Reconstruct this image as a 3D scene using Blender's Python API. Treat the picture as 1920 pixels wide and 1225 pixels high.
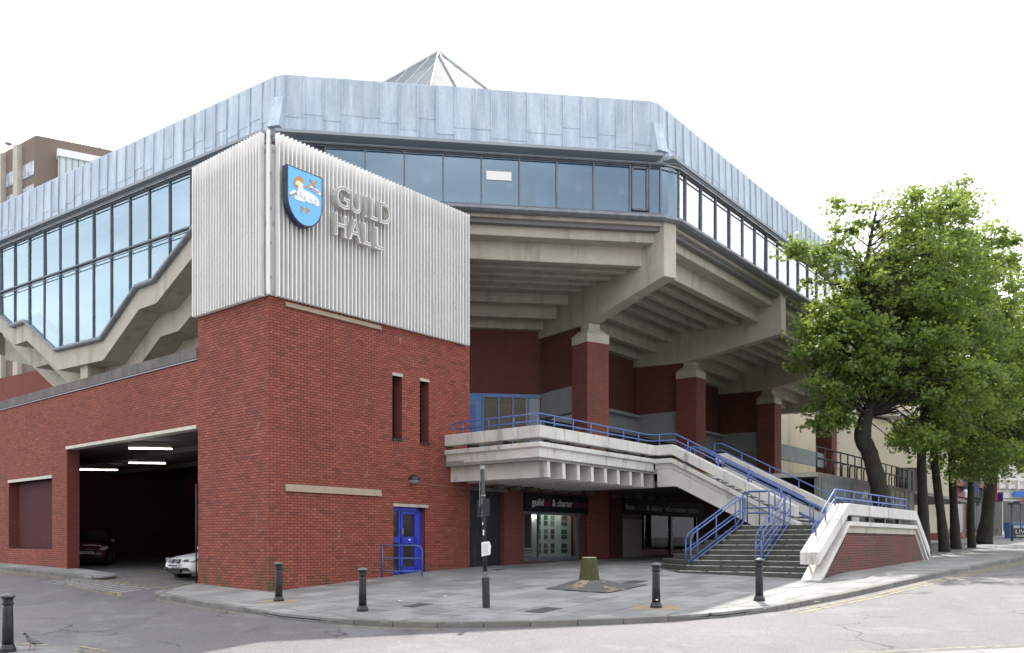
import bpy, bmesh, math, random
import numpy as np
from mathutils import Vector, Matrix

random.seed(7)
for o in list(bpy.data.objects):
    bpy.data.objects.remove(o, do_unlink=True)
scene = bpy.context.scene
COL = scene.collection

# ------------------------------------------------------------------ camera
cam_d = bpy.data.cameras.new('camera'); cam = bpy.data.objects.new('camera', cam_d); COL.objects.link(cam)
cam.location = (0, 0, 2.71); cam.rotation_euler = (math.radians(90), 0, 0)
cam_d.sensor_width = 36; cam_d.lens = 36 * 1724 / 1920; cam_d.shift_y = (1018 - 612.5) / 1920
cam_d.clip_start = .1; cam_d.clip_end = 4000
scene.camera = cam

# ------------------------------------------------------------------ sky and sun
SUN_AZ, SUN_EL = math.radians(6.5), math.radians(49.5)     # azimuth measured from +Y towards +X
sun_dir = Vector((math.sin(SUN_AZ) * math.cos(SUN_EL), math.cos(SUN_AZ) * math.cos(SUN_EL), math.sin(SUN_EL)))
world = bpy.data.worlds.new('World'); scene.world = world; world.use_nodes = True
wn = world.node_tree; wn.nodes.clear()
w_out = wn.nodes.new('ShaderNodeOutputWorld'); w_bg = wn.nodes.new('ShaderNodeBackground')
sky = wn.nodes.new('ShaderNodeTexSky'); sky.sky_type = 'NISHITA'; sky.sun_disc = False
sky.sun_elevation = SUN_EL; sky.sun_rotation = SUN_AZ; sky.air_density = 1.3; sky.dust_density = 3; sky.ozone_density = 1
w_tc = wn.nodes.new('ShaderNodeTexCoord')
w_map = wn.nodes.new('ShaderNodeMapping'); w_map.inputs['Scale'].default_value = (1, 1, 2.6)
w_noise = wn.nodes.new('ShaderNodeTexNoise'); w_noise.inputs['Scale'].default_value = 2.2; w_noise.inputs['Detail'].default_value = 8
w_ramp = wn.nodes.new('ShaderNodeMapRange'); w_ramp.interpolation_type = 'SMOOTHSTEP'
w_ramp.inputs['From Min'].default_value = .36; w_ramp.inputs['From Max'].default_value = .60
w_ramp.inputs['To Min'].default_value = .5; w_ramp.inputs['To Max'].default_value = 1.0
w_dot = wn.nodes.new('ShaderNodeVectorMath'); w_dot.operation = 'DOT_PRODUCT'; w_dot.inputs[1].default_value = sun_dir
w_glow = wn.nodes.new('ShaderNodeMapRange'); w_glow.interpolation_type = 'SMOOTHSTEP'
w_glow.inputs['From Min'].default_value = -.1; w_glow.inputs['From Max'].default_value = .5
w_max = wn.nodes.new('ShaderNodeMath'); w_max.operation = 'MAXIMUM'
w_mix = wn.nodes.new('ShaderNodeMixRGB'); w_mix.inputs['Color2'].default_value = (10.2, 10.4, 10.8, 1)
w_bg.inputs['Strength'].default_value = .1
L = wn.links.new
L(w_tc.outputs['Generated'], w_map.inputs['Vector']); L(w_map.outputs[0], w_noise.inputs['Vector'])
L(w_noise.outputs['Fac'], w_ramp.inputs['Value']); L(w_tc.outputs['Generated'], w_dot.inputs[0])
L(w_dot.outputs['Value'], w_glow.inputs['Value']); L(w_ramp.outputs[0], w_max.inputs[0]); L(w_glow.outputs[0], w_max.inputs[1])
L(w_max.outputs[0], w_mix.inputs['Fac']); L(sky.outputs[0], w_mix.inputs['Color1'])
L(w_mix.outputs[0], w_bg.inputs['Color']); L(w_bg.outputs[0], w_out.inputs[0])
sun_d = bpy.data.lights.new('sun', 'SUN'); sun_o = bpy.data.objects.new('sun', sun_d); COL.objects.link(sun_o)
sun_d.energy = 3.0; sun_d.angle = math.radians(.5); sun_d.color = (1, .95, .87)
sun_o.rotation_euler = (-sun_dir).to_track_quat('-Z', 'Y').to_euler(); sun_o.location = (0, 0, 60)
scene.view_settings.view_transform = 'Standard'; scene.view_settings.look = 'None'
scene.view_settings.exposure = 1.0; scene.view_settings.gamma = 1; scene.view_settings.use_curve_mapping = False
scene.render.engine = 'CYCLES'
scene.cycles.max_bounces = 8; scene.cycles.transparent_max_bounces = 16

# ------------------------------------------------------------------ helpers: materials
MATS = {}
def nodes_of(m):
    m.use_nodes = True; nt = m.node_tree; nt.nodes.clear()
    out = nt.nodes.new('ShaderNodeOutputMaterial'); bs = nt.nodes.new('ShaderNodeBsdfPrincipled')
    nt.links.new(bs.outputs[0], out.inputs[0]); return nt, bs, out
def pos_vec(nt, scale=(1, 1, 1)):
    g = nt.nodes.new('ShaderNodeNewGeometry'); mp = nt.nodes.new('ShaderNodeMapping'); mp.inputs['Scale'].default_value = scale
    nt.links.new(g.outputs['Position'], mp.inputs['Vector']); return mp.outputs[0]
def noise(nt, vec, scale, detail=5, rough=.55):
    n = nt.nodes.new('ShaderNodeTexNoise'); n.inputs['Scale'].default_value = scale; n.inputs['Detail'].default_value = detail
    n.inputs['Roughness'].default_value = rough; nt.links.new(vec, n.inputs['Vector']); return n.outputs['Fac']
def rng(nt, val, a, b, c=0., d=1.):
    r = nt.nodes.new('ShaderNodeMapRange'); r.inputs['From Min'].default_value = a; r.inputs['From Max'].default_value = b
    r.inputs['To Min'].default_value = c; r.inputs['To Max'].default_value = d; nt.links.new(val, r.inputs['Value']); return r.outputs[0]
def mixc(nt, fac, a, b, mode='MIX'):
    m = nt.nodes.new('ShaderNodeMixRGB'); m.blend_type = mode
    for k, v in (('Fac', fac), ('Color1', a), ('Color2', b)):
        if isinstance(v, (int, float)): m.inputs[k].default_value = v
        elif isinstance(v, tuple): m.inputs[k].default_value = (*v[:3], 1)
        else: nt.links.new(v, m.inputs[k])
    return m.outputs[0]
def rnd_piece(nt):
    g = nt.nodes.new('ShaderNodeNewGeometry'); oi = nt.nodes.new('ShaderNodeObjectInfo')
    a = nt.nodes.new('ShaderNodeMath'); a.operation = 'ADD'; f = nt.nodes.new('ShaderNodeMath'); f.operation = 'FRACT'
    nt.links.new(g.outputs['Random Per Island'], a.inputs[0]); nt.links.new(oi.outputs['Random'], a.inputs[1])
    nt.links.new(a.outputs[0], f.inputs[0]); return f.outputs[0]
def bump(nt, bs, h, strength, dist=.02):
    b = nt.nodes.new('ShaderNodeBump'); b.inputs['Strength'].default_value = strength; b.inputs['Distance'].default_value = dist
    nt.links.new(h, b.inputs['Height']); nt.links.new(b.outputs[0], bs.inputs['Normal'])
def mat(name, c1, c2=None, scale=3., rough=.7, metal=0., bmp=0., bscale=40., vec=(1, 1, 1), rnd=0., stain=None, stain_scale=.8, stain_rng=(.55, .72), stain_vec=(1, 1, .35), spec=.5, speck=None):
    if name in MATS: return MATS[name]
    m = bpy.data.materials.new(name); nt, bs, out = nodes_of(m); v = pos_vec(nt, vec)
    col = None
    if c2 is not None: col = mixc(nt, rng(nt, noise(nt, v, scale), .3, .7), c1, c2)
    else: col = mixc(nt, 0., c1, c1)
    if speck is not None:
        col = mixc(nt, rng(nt, noise(nt, pos_vec(nt), speck[1], 2, .7), .52, .68, 0, speck[2]), col, speck[0])
    if rnd:
        r = rng(nt, rnd_piece(nt), 0, 1, 1 - rnd, 1 + rnd); hs = nt.nodes.new('ShaderNodeHueSaturation')
        nt.links.new(r, hs.inputs['Value']); nt.links.new(col, hs.inputs['Color']); col = hs.outputs[0]
    if stain is not None:
        f = rng(nt, noise(nt, pos_vec(nt, stain_vec), stain_scale, 8, .65), *stain_rng)
        col = mixc(nt, f, col, stain)
    nt.links.new(col, bs.inputs['Base Color'])
    bs.inputs['Roughness'].default_value = rough; bs.inputs['Metallic'].default_value = metal
    if 'Specular IOR Level' in bs.inputs: bs.inputs['Specular IOR Level'].default_value = spec
    if bmp: bump(nt, bs, noise(nt, pos_vec(nt), bscale, 6, .6), bmp)
    MATS[name] = m; return m
def brick_piece_mat(name, cols, dirt, dirt_rng=(.56, .75, 0, .75), dvec=(1, 1, .4)):
    m = bpy.data.materials.new(name); nt, bs, out = nodes_of(m)
    cr = nt.nodes.new('ShaderNodeValToRGB'); cr.color_ramp.interpolation = 'LINEAR'
    e = cr.color_ramp.elements; e[0].color = (*cols[0], 1); e[1].color = (*cols[-1], 1); e[1].position = 1
    for i, c in enumerate(cols[1:-1]):
        n = e.new((i + 1) / (len(cols) - 1)); n.color = (*c, 1)
    nt.links.new(rnd_piece(nt), cr.inputs[0])
    v = pos_vec(nt)
    col = mixc(nt, rng(nt, noise(nt, v, 60, 4, .7), .35, .7, 0, .35), cr.outputs[0], tuple(x * .55 for x in cols[0]))
    f = rng(nt, noise(nt, pos_vec(nt, dvec), .9, 8, .7), *dirt_rng)
    col = mixc(nt, f, col, dirt)
    col = mixc(nt, rng(nt, noise(nt, pos_vec(nt, (1, 1, .6)), .33, 5, .6), .35, .65, .0, .45), col, tuple(x * .62 for x in cols[2]))
    f2 = rng(nt, noise(nt, pos_vec(nt, (1.2, 1.2, .4)), 2.3, 8, .85), .60, .70, 0, .6)
    col = mixc(nt, f2, col, (.36, .31, .28))
    sp = nt.nodes.new('ShaderNodeSeparateXYZ'); gp = nt.nodes.new('ShaderNodeNewGeometry'); nt.links.new(gp.outputs['Position'], sp.inputs[0])
    mz = rng(nt, sp.outputs[2], 2.4, 1.35); mn = rng(nt, noise(nt, pos_vec(nt), 1.1, 6, .65), .50, .62)
    mm = nt.nodes.new('ShaderNodeMath'); mm.operation = 'MULTIPLY'; mm.use_clamp = True; nt.links.new(mz, mm.inputs[0]); nt.links.new(mn, mm.inputs[1])
    col = mixc(nt, mm.outputs[0], col, (.085, .085, .03))
    nt.links.new(col, bs.inputs['Base Color']); bs.inputs['Roughness'].default_value = .8
    bump(nt, bs, noise(nt, v, 120, 4, .6), .35, .01)
    return m
def brick_tex_mat(name, d, c1, c2, mortar):
    if name in MATS: return MATS[name]
    m = bpy.data.materials.new(name); nt, bs, out = nodes_of(m)
    g = nt.nodes.new('ShaderNodeNewGeometry'); dt = nt.nodes.new('ShaderNodeVectorMath'); dt.operation = 'DOT_PRODUCT'
    dt.inputs[1].default_value = (d[0], d[1], 0); nt.links.new(g.outputs['Position'], dt.inputs[0])
    sp = nt.nodes.new('ShaderNodeSeparateXYZ'); nt.links.new(g.outputs['Position'], sp.inputs[0])
    cb = nt.nodes.new('ShaderNodeCombineXYZ'); nt.links.new(dt.outputs['Value'], cb.inputs[0]); nt.links.new(sp.outputs[2], cb.inputs[1])
    bt = nt.nodes.new('ShaderNodeTexBrick'); bt.inputs['Scale'].default_value = 1
    bt.inputs['Brick Width'].default_value = .225; bt.inputs['Row Height'].default_value = .075; bt.inputs['Mortar Size'].default_value = .007
    bt.inputs['Color1'].default_value = (*c1, 1); bt.inputs['Color2'].default_value = (*c2, 1); bt.inputs['Mortar'].default_value = (*mortar, 1)
    nt.links.new(cb.outputs[0], bt.inputs['Vector'])
    f = rng(nt, noise(nt, pos_vec(nt, (1, 1, .4)), .8, 8, .7), .5, .75, 0, .6)
    col = mixc(nt, f, bt.outputs['Color'], (.09, .045, .035))
    nt.links.new(col, bs.inputs['Base Color']); bs.inputs['Roughness'].default_value = .85
    inv = nt.nodes.new('ShaderNodeMath'); inv.operation = 'SUBTRACT'; inv.inputs[0].default_value = 1; nt.links.new(bt.outputs['Fac'], inv.inputs[1])
    bump(nt, bs, inv.outputs[0], .6, .01); MATS[name] = m; return m
def glass_mat(name, tint, ior=1.5, rough=.01, gloss=(.95, .97, 1.)):
    if name in MATS: return MATS[name]
    m = bpy.data.materials.new(name); m.use_nodes = True; nt = m.node_tree; nt.nodes.clear()
    out = nt.nodes.new('ShaderNodeOutputMaterial'); mx = nt.nodes.new('ShaderNodeMixShader')
    tr = nt.nodes.new('ShaderNodeBsdfTransparent'); tr.inputs[0].default_value = (*tint, 1)
    gl = nt.nodes.new('ShaderNodeBsdfGlossy'); gl.inputs['Roughness'].default_value = rough; gl.inputs['Color'].default_value = (*gloss, 1)
    fr = nt.nodes.new('ShaderNodeFresnel'); fr.inputs['IOR'].default_value = ior
    v = pos_vec(nt); b = nt.nodes.new('ShaderNodeBump'); b.inputs['Strength'].default_value = .012; b.inputs['Distance'].default_value = .02
    nt.links.new(noise(nt, v, .9, 2), b.inputs['Height']); nt.links.new(b.outputs[0], gl.inputs['Normal'])
    gg = nt.nodes.new('ShaderNodeNewGeometry'); ml = nt.nodes.new('ShaderNodeMath'); ml.operation = 'SUBTRACT'; ml.use_clamp = True
    nt.links.new(fr.outputs[0], ml.inputs[0]); nt.links.new(gg.outputs['Backfacing'], ml.inputs[1])
    nt.links.new(ml.outputs[0], mx.inputs[0]); nt.links.new(tr.outputs[0], mx.inputs[1]); nt.links.new(gl.outputs[0], mx.inputs[2])
    nt.links.new(mx.outputs[0], out.inputs[0]); MATS[name] = m; return m
def emit_mat(name, c, s):
    m = bpy.data.materials.new(name); m.use_nodes = True; nt = m.node_tree; nt.nodes.clear()
    out = nt.nodes.new('ShaderNodeOutputMaterial'); e = nt.nodes.new('ShaderNodeEmission')
    e.inputs[0].default_value = (*c, 1); e.inputs[1].default_value = s; nt.links.new(e.outputs[0], out.inputs[0]); return m
def leaf_mat(name, ca, cb, cc):
    m = bpy.data.materials.new(name); m.use_nodes = True; nt = m.node_tree; nt.nodes.clear()
    out = nt.nodes.new('ShaderNodeOutputMaterial'); mx = nt.nodes.new('ShaderNodeMixShader'); mx.inputs[0].default_value = .5
    d = nt.nodes.new('ShaderNodeBsdfPrincipled'); d.inputs['Roughness'].default_value = .42; t = nt.nodes.new('ShaderNodeBsdfTranslucent')
    cr = nt.nodes.new('ShaderNodeValToRGB'); e = cr.color_ramp.elements; e[0].color = (*ca, 1); e[1].color = (*cc, 1); n = e.new(.6); n.color = (*cb, 1)
    nt.links.new(rnd_piece(nt), cr.inputs[0]); nt.links.new(cr.outputs[0], d.inputs['Base Color'])
    cl = mixc(nt, rng(nt, noise(nt, pos_vec(nt), .9, 3), .42, .62, 0, .75), cr.outputs[0], (.175, .245, .06)); nt.links.new(cl, d.inputs['Base Color'])
    tc = mixc(nt, .65, cl, (.42, .53, .09)); nt.links.new(tc, t.inputs[0])
    nt.links.new(d.outputs[0], mx.inputs[1]); nt.links.new(t.outputs[0], mx.inputs[2]); nt.links.new(mx.outputs[0], out.inputs[0]); return m

# ------------------------------------------------------------------ helpers: meshes
class MB:
    def __init__(s): s.v = []; s.f = []
    def add(s, vs, fs):
        b = len(s.v); s.v += [tuple(map(float, p)) for p in vs]; s.f += [tuple(i + b for i in f) for f in fs]; return s
    def hexa(s, p):      # 8 points: bottom 4 (ccw), top 4
        return s.add(p, [(3, 2, 1, 0), (4, 5, 6, 7), (0, 1, 5, 4), (1, 2, 6, 5), (2, 3, 7, 6), (3, 0, 4, 7)])
    def box(s, x0, x1, y0, y1, z0, z1, M=None):
        p = [(x0, y0, z0), (x1, y0, z0), (x1, y1, z0), (x0, y1, z0), (x0, y0, z1), (x1, y0, z1), (x1, y1, z1), (x0, y1, z1)]
        if M is not None: p = [tuple(M @ Vector(q)) for q in p]
        return s.hexa(p)
    def fbox(s, F, s0, s1, t0, t1, z0, z1):   # box in a plan frame
        return s.hexa([F(s0, t0, z0), F(s1, t0, z0), F(s1, t1, z0), F(s0, t1, z0), F(s0, t0, z1), F(s1, t0, z1), F(s1, t1, z1), F(s0, t1, z1)])
    def prism(s, bot, top):
        n = len(bot); s.add(list(bot) + list(top), [tuple(range(n - 1, -1, -1)), tuple(range(n, 2 * n))] + [(i, (i + 1) % n, n + (i + 1) % n, n + i) for i in range(n)]); return s
    def tube(s, pts, r, n=8, closed=False):
        pts = [Vector(p) for p in pts]; m = len(pts); rr = r if isinstance(r, (list, tuple)) else [r] * m
        ref = None; rings = []
        for i in range(m):
            a = pts[i] - pts[i - 1] if (i > 0 or closed) else pts[1] - pts[0]
            b = pts[(i + 1) % m] - pts[i] if (i < m - 1 or closed) else a
            t = (a.normalized() + b.normalized()); t = t.normalized() if t.length > 1e-6 else a.normalized()
            if ref is None: ref = Vector((0, 0, 1)) if abs(t.z) < .9 else Vector((1, 0, 0))
            x = ref - t * ref.dot(t)
            if x.length < 1e-4: x = Vector((1, 0, 0)) - t * t.x
            x.normalize(); y = t.cross(x); ref = x
            rings.append([pts[i] + (x * math.cos(k * 2 * math.pi / n) + y * math.sin(k * 2 * math.pi / n)) * rr[i] for k in range(n)])
        vs = [p for rg in rings for p in rg]; fs = []
        for i in range(m if closed else m - 1):
            j = (i + 1) % m
            for k in range(n): fs.append((i * n + k, i * n + (k + 1) % n, j * n + (k + 1) % n, j * n + k))
        if not closed: fs += [tuple(range(n - 1, -1, -1)), tuple((m - 1) * n + k for k in range(n))]
        return s.add(vs, fs)
    def lathe(s, prof, c=(0, 0, 0), n=20):
        vs = []; fs = []
        for r, z in prof:
            for k in range(n): vs.append((c[0] + r * math.cos(k * 2 * math.pi / n), c[1] + r * math.sin(k * 2 * math.pi / n), c[2] + z))
        for i in range(len(prof) - 1):
            for k in range(n): fs.append((i * n + k, i * n + (k + 1) % n, (i + 1) * n + (k + 1) % n, (i + 1) * n + k))
        fs += [tuple(range(n - 1, -1, -1)), tuple((len(prof) - 1) * n + k for k in range(n))]
        return s.add(vs, fs)
    def sweep(s, path, prof):     # path: 3D points; prof: (lateral to the right of travel, dz) polygon; mitred in plan
        n = len(prof); P = [Vector(p) for p in path]; dirs = []
        for a, b in zip(P[:-1], P[1:]):
            d = Vector((b.x - a.x, b.y - a.y)); dirs.append(d.normalized())
        vs = []
        for i, p in enumerate(P):
            d0 = dirs[max(i - 1, 0)]; d1 = dirs[min(i, len(dirs) - 1)]
            r0 = Vector((d0.y, -d0.x)); r1 = Vector((d1.y, -d1.x)); b = (r0 + r1).normalized(); k = 1 / max(.3, b.dot(r0))
            for l, dz in prof: vs.append((p.x + b.x * l * k, p.y + b.y * l * k, p.z + dz))
        fs = []
        for i in range(len(P) - 1):
            for k in range(n): fs.append((i * n + k, (i + 1) * n + k, (i + 1) * n + (k + 1) % n, i * n + (k + 1) % n))
        fs += [tuple(range(n)), tuple((len(P) - 1) * n + k for k in range(n - 1, -1, -1))]
        return s.add(vs, fs)
def rect(l0, l1, z0, z1): return [(l0, z0), (l1, z0), (l1, z1), (l0, z1)]
def fix(me):
    bm = bmesh.new(); bm.from_mesh(me); bmesh.ops.recalc_face_normals(bm, faces=bm.faces); bm.to_mesh(me); bm.free()
def build(name, mb, m, parent=None, smooth=False, recalc=True, bevel=0, kind=None, label=None):
    me = bpy.data.meshes.new(name); off = parent_loc(parent)
    me.from_pydata([(x - off[0], y - off[1], z - off[2]) for x, y, z in mb.v], [], mb.f)
    if recalc: fix(me)
    me.materials.append(m)
    if smooth: me.polygons.foreach_set('use_smooth', [True] * len(me.polygons))
    o = bpy.data.objects.new(name, me); COL.objects.link(o)
    if parent is not None: o.parent = parent
    if bevel:
        bv = o.modifiers.new('bevel', 'BEVEL'); bv.width = bevel; bv.segments = 1; bv.limit_method = 'ANGLE'
    if kind: o['kind'] = kind
    if label: o['label'] = label
    return o
LOC = {}
def parent_loc(p):
    if p is None: return (0, 0, 0)
    x = y = z = 0.
    while p is not None: x += p.location.x; y += p.location.y; z += p.location.z; p = p.parent
    return (x, y, z)
def thing(name, label, cat, loc, group=None):
    o = bpy.data.objects.new(name, None); COL.objects.link(o); o.location = loc; o.empty_display_size = .3
    o['label'] = label; o['category'] = cat
    if group: o['group'] = group
    return o
def tag(o, label=None, cat=None, group=None, kind=None):
    for k, v in (('label', label), ('category', cat), ('group', group), ('kind', kind)):
        if v: o[k] = v
    return o
def solo(name, mb, m, label, cat, group=None, loc=None, **kw):      # a thing that is one mesh, origin at loc
    if loc is None: loc = mb.v[0]
    mb2 = MB(); mb2.v = [(x - loc[0], y - loc[1], z - loc[2]) for x, y, z in mb.v]; mb2.f = mb.f
    o = build(name, mb2, m, **kw); o.location = loc; return tag(o, label, cat, group)
def copy_tree(o, parent=None):
    c = o.copy(); COL.objects.link(c); c.parent = parent
    for ch in list(o.children): copy_tree(ch, c)
    return c
def frame(o, d, n):      # plan frame: s along d, t along n, z up
    return lambda s, t, z: (o[0] + d[0] * s + n[0] * t, o[1] + d[1] * s + n[1] * t, z)
def big_mesh(name, V, faces_n, m, parent=None, smooth=False):      # V: (N*k,3) array, each k verts one polygon of faces_n
    me = bpy.data.meshes.new(name); k = faces_n; nf = len(V) // k
    me.vertices.add(len(V)); me.vertices.foreach_set('co', np.asarray(V, dtype=np.float32).ravel())
    me.loops.add(len(V)); me.loops.foreach_set('vertex_index', np.arange(len(V), dtype=np.int32))
    me.polygons.add(nf); me.polygons.foreach_set('loop_start', np.arange(0, nf * k, k, dtype=np.int32))
    me.update(calc_edges=True); me.materials.append(m); o = bpy.data.objects.new(name, me); COL.objects.link(o)
    if parent is not None: o.parent = parent
    return o
def text_mb(txt, size, depth, place, width=None, shear=0, bold=0.):    # place(x,y,depth)->world, text laid in x,y from its lower left
    cu = bpy.data.curves.new('t', 'FONT'); cu.body = txt; cu.size = size; cu.extrude = depth / 2; cu.offset = bold; cu.resolution_u = 3; cu.shear = shear
    o = bpy.data.objects.new('t', cu); COL.objects.link(o); bpy.context.view_layer.update()
    dg = bpy.context.evaluated_depsgraph_get(); me = bpy.data.meshes.new_from_object(o.evaluated_get(dg))
    xs = [v.co.x for v in me.vertices]; x0, x1 = min(xs), max(xs); k = (width / (x1 - x0)) if width else 1
    mb = MB(); mb.add([place((v.co.x - x0) * k, v.co.y, v.co.z + depth / 2) for v in me.vertices], [tuple(p.vertices) for p in me.polygons])
    bpy.data.objects.remove(o, do_unlink=True); bpy.data.curves.remove(cu); bpy.data.meshes.remove(me); return mb

# ------------------------------------------------------------------ plan geometry (metres; camera at the origin, looking along +Y)
def ground(x, y):
    p = .02 * x + .065 * max(y, 13.)
    return p if p < 1.86 else 1.86 + .35 * (p - 1.86)
T0 = (-6.33, 24.); tR = (.6157, .788); tRn = (.788, -.6157); tL = (-.744, .668); tLn = (-.668, -.744)
hF = (.989, .146); hFn = (.146, -.989); hR = (.596, .803); hRn = (.803, -.596); hL = (-.803, .596); hLn = (-.596, -.803)
P1 = (5.64, 32.2); P0 = (-8.1, 30.17)
def adv(o, d, s, d2=(0, 0), s2=0): return (o[0] + d[0] * s + d2[0] * s2, o[1] + d[1] * s + d2[1] * s2)
FT = frame(T0, tR, tRn)              # tower right wall
FL = frame(T0, tL, tLn)              # tower left wall and street wall
KC = (5.03, 32.5); SF = frame(KC, hRn, hR)      # stair frame: r outward, h along the right side

# ------------------------------------------------------------------ materials
M_brick = brick_piece_mat('red_brick', [(.24, .058, .042), (.35, .088, .058), (.29, .070, .05), (.40, .112, .07), (.17, .05, .042)], (.16, .062, .05))
M_brick_old = brick_piece_mat('weathered_brick', [(.14, .055, .048), (.28, .045, .036), (.11, .06, .052), (.30, .05, .038), (.10, .065, .056)], (.10, .08, .07), (.47, .62, 0, .9), (1.3, 1.3, .35))
M_mortar = mat('mortar', (.045, .022, .019), (.065, .032, .027), 6, .9)
M_reveal = mat('brick_reveal', (.20, .05, .036), (.14, .038, .03), 5, .85)
M_conc = mat('concrete', (.52, .485, .415), (.43, .40, .34), 1.6, .85, bmp=.4, bscale=18, stain=(.22, .20, .165), stain_scale=1.1, stain_rng=(.53, .80), stain_vec=(1.6, 1.6, .22), speck=((.30, .28, .24), 26, .4))
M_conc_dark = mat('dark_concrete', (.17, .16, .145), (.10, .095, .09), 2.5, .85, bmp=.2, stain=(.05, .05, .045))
M_white = mat('white_concrete', (.66, .645, .61), (.55, .535, .50), 1.3, .75, bmp=.3, bscale=22, rnd=.06, stain=(.22, .21, .175), stain_scale=2.2, stain_rng=(.55, .76), stain_vec=(1.5, 1.5, .35), speck=((.42, .41, .37), 20, .4))
M_lead = mat('lead_sheet', (.335, .405, .485), (.50, .57, .65), 2.2, .5, metal=.1, vec=(1.6, 1.6, .3), bmp=.1, bscale=6, rnd=.07, stain=(.60, .66, .72), stain_scale=2.6, stain_rng=(.54, .74), stain_vec=(2.6, 2.6, .25), speck=((.29, .355, .43), 9, .4))
M_louvre = mat('white_louvre', (.76, .755, .74), (.70, .695, .68), 1.2, .4, rnd=.05, stain=(.42, .40, .36), stain_scale=2.4, stain_rng=(.56, .82), stain_vec=(3, 3, .2))
M_frame = mat('dark_frame', (.095, .11, .135), (.14, .155, .18), 3, .45)
M_tray = mat('lead_tray', (.15, .17, .20), (.26, .28, .31), 4, .5)
M_blue = mat('blue_paint', (.065, .115, .33), (.09, .15, .37), 5, .4, stain=(.22, .23, .27), stain_scale=7, stain_rng=(.58, .72), stain_vec=(1, 1, 1))
M_bluelight = mat('light_blue_frame', (.10, .22, .48), (.12, .25, .52), 3, .45)
M_bluedoor = mat('royal_blue_paint', (.022, .035, .40), (.03, .045, .46), 3, .35)
M_black = mat('black_paint', (.012, .013, .016), (.022, .023, .027), 6, .38, stain=(.05, .05, .05), stain_scale=6, stain_rng=(.6, .8))
M_slab = mat('paving_slab', (.27, .268, .265), (.205, .205, .207), 1.2, .75, bmp=.2, bscale=60, rnd=.2, stain=(.11, .11, .108), stain_scale=1.1, stain_rng=(.52, .8), stain_vec=(1, 1, 1), speck=((.34, .34, .33), 45, .25))
M_kerb = mat('kerb_stone', (.19, .185, .175), (.14, .135, .13), 3, .8, bmp=.25, rnd=.16, stain=(.07, .07, .065), stain_scale=2)
M_joint = mat('paving_joint', (.06, .06, .055), (.085, .085, .075), 4, .9)
M_yellow = mat('yellow_marking', (.40, .32, .12), (.28, .24, .13), 6, .7, stain=(.13, .125, .12), stain_scale=5, stain_rng=(.46, .58), stain_vec=(1, 1, 1))
M_whiteline = mat('white_marking', (.52, .52, .50), (.38, .38, .37), 6, .7, stain=(.14, .14, .14), stain_scale=5, stain_rng=(.52, .62), stain_vec=(1, 1, 1))
M_glass = glass_mat('hall_glass', (.66, .80, .92), 2.9, gloss=(.60, .78, .94))
M_glass_l = glass_mat('stair_glass', (.84, .93, .95), 6.0, gloss=(.72, .90, 1.))
M_glass_r = glass_mat('side_glass', (.50, .62, .70), 7.0)
M_shopglass = glass_mat('shop_glass', (.75, .79, .78), 1.4)
M_dark = mat('dark_filler', (.02, .02, .022), (.03, .03, .032), 1, .9)  # for the added blocks that stop light coming through the buildings
M_timber = mat('weathered_timber', (.42, .34, .25), (.32, .26, .20), 8, .8, vec=(1, 1, 4))
M_steel = mat('galvanised', (.35, .36, .37), (.28, .29, .30), 6, .45, metal=.6)
# ------------------------------------------------------------------ ground, road, pavements
def ground(x, y):
    p = .02 * min(max(x, -60), 60) + .065 * min(max(y, 13.), 95)
    return p if p < 1.86 else 1.86 + .35 * (p - 1.86)
def road_z(x, y): return ground(x, y) - .11
def asphalt():
    m = bpy.data.materials.new('asphalt'); nt, bs, out = nodes_of(m); v = pos_vec(nt)
    col = mixc(nt, rng(nt, noise(nt, v, .35, 4), .35, .65), (.150, .140, .150), (.112, .112, .122))
    col = mixc(nt, rng(nt, noise(nt, v, .8, 6, .7), .55, .60, 0, .7), col, (.185, .195, .205))
    col = mixc(nt, rng(nt, noise(nt, v, 34, 2, .8), .48, .7, 0, .8), col, (.30, .275, .28))
    col = mixc(nt, rng(nt, noise(nt, v, 60, 2, .8), .55, .7, 0, .8), col, (.03, .03, .032))
    vo = nt.nodes.new('ShaderNodeTexVoronoi'); vo.feature = 'DISTANCE_TO_EDGE'; vo.inputs['Scale'].default_value = .28
    w = nt.nodes.new('ShaderNodeTexNoise'); w.inputs['Scale'].default_value = 1.2; w.inputs['Detail'].default_value = 6
    ad = nt.nodes.new('ShaderNodeVectorMath'); ad.operation = 'ADD'; nt.links.new(v, w.inputs['Vector']); nt.links.new(v, ad.inputs[0]); nt.links.new(w.outputs['Color'], ad.inputs[1])
    nt.links.new(ad.outputs[0], vo.inputs['Vector'])
    brk = rng(nt, noise(nt, v, .45, 3), .52, .6)
    mul = nt.nodes.new('ShaderNodeMath'); mul.operation = 'MULTIPLY'; nt.links.new(rng(nt, vo.outputs['Distance'], .003, .014, 1, 0), mul.inputs[0]); nt.links.new(brk, mul.inputs[1])
    col = mixc(nt, mul.outputs[0], col, (.02, .02, .02))
    col = mixc(nt, rng(nt, noise(nt, pos_vec(nt, (1, .35, 1)), .9, 5, .6), .56, .70, 0, .5), col, (.06, .06, .066))
    col = mixc(nt, rng(nt, noise(nt, v, 16, 3, .85), .55, .66, 0, .45), col, (.05, .05, .053))
    nt.links.new(col, bs.inputs['Base Color']); bs.inputs['Roughness'].default_value = .55
    bump(nt, bs, noise(nt, v, 40, 3, .85), 1., .02)
    return m
M_asphalt = asphalt()
xs = [-400, -200, -120, -80] + list(np.arange(-60, 60.1, 1.5)) + [80, 120, 200, 400]
ys = [-60, -20, 0, 6, 10] + list(np.arange(13, 60, 1.)) + list(np.arange(60, 96, 5)) + [95, 120, 160, 220, 320, 500]
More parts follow.
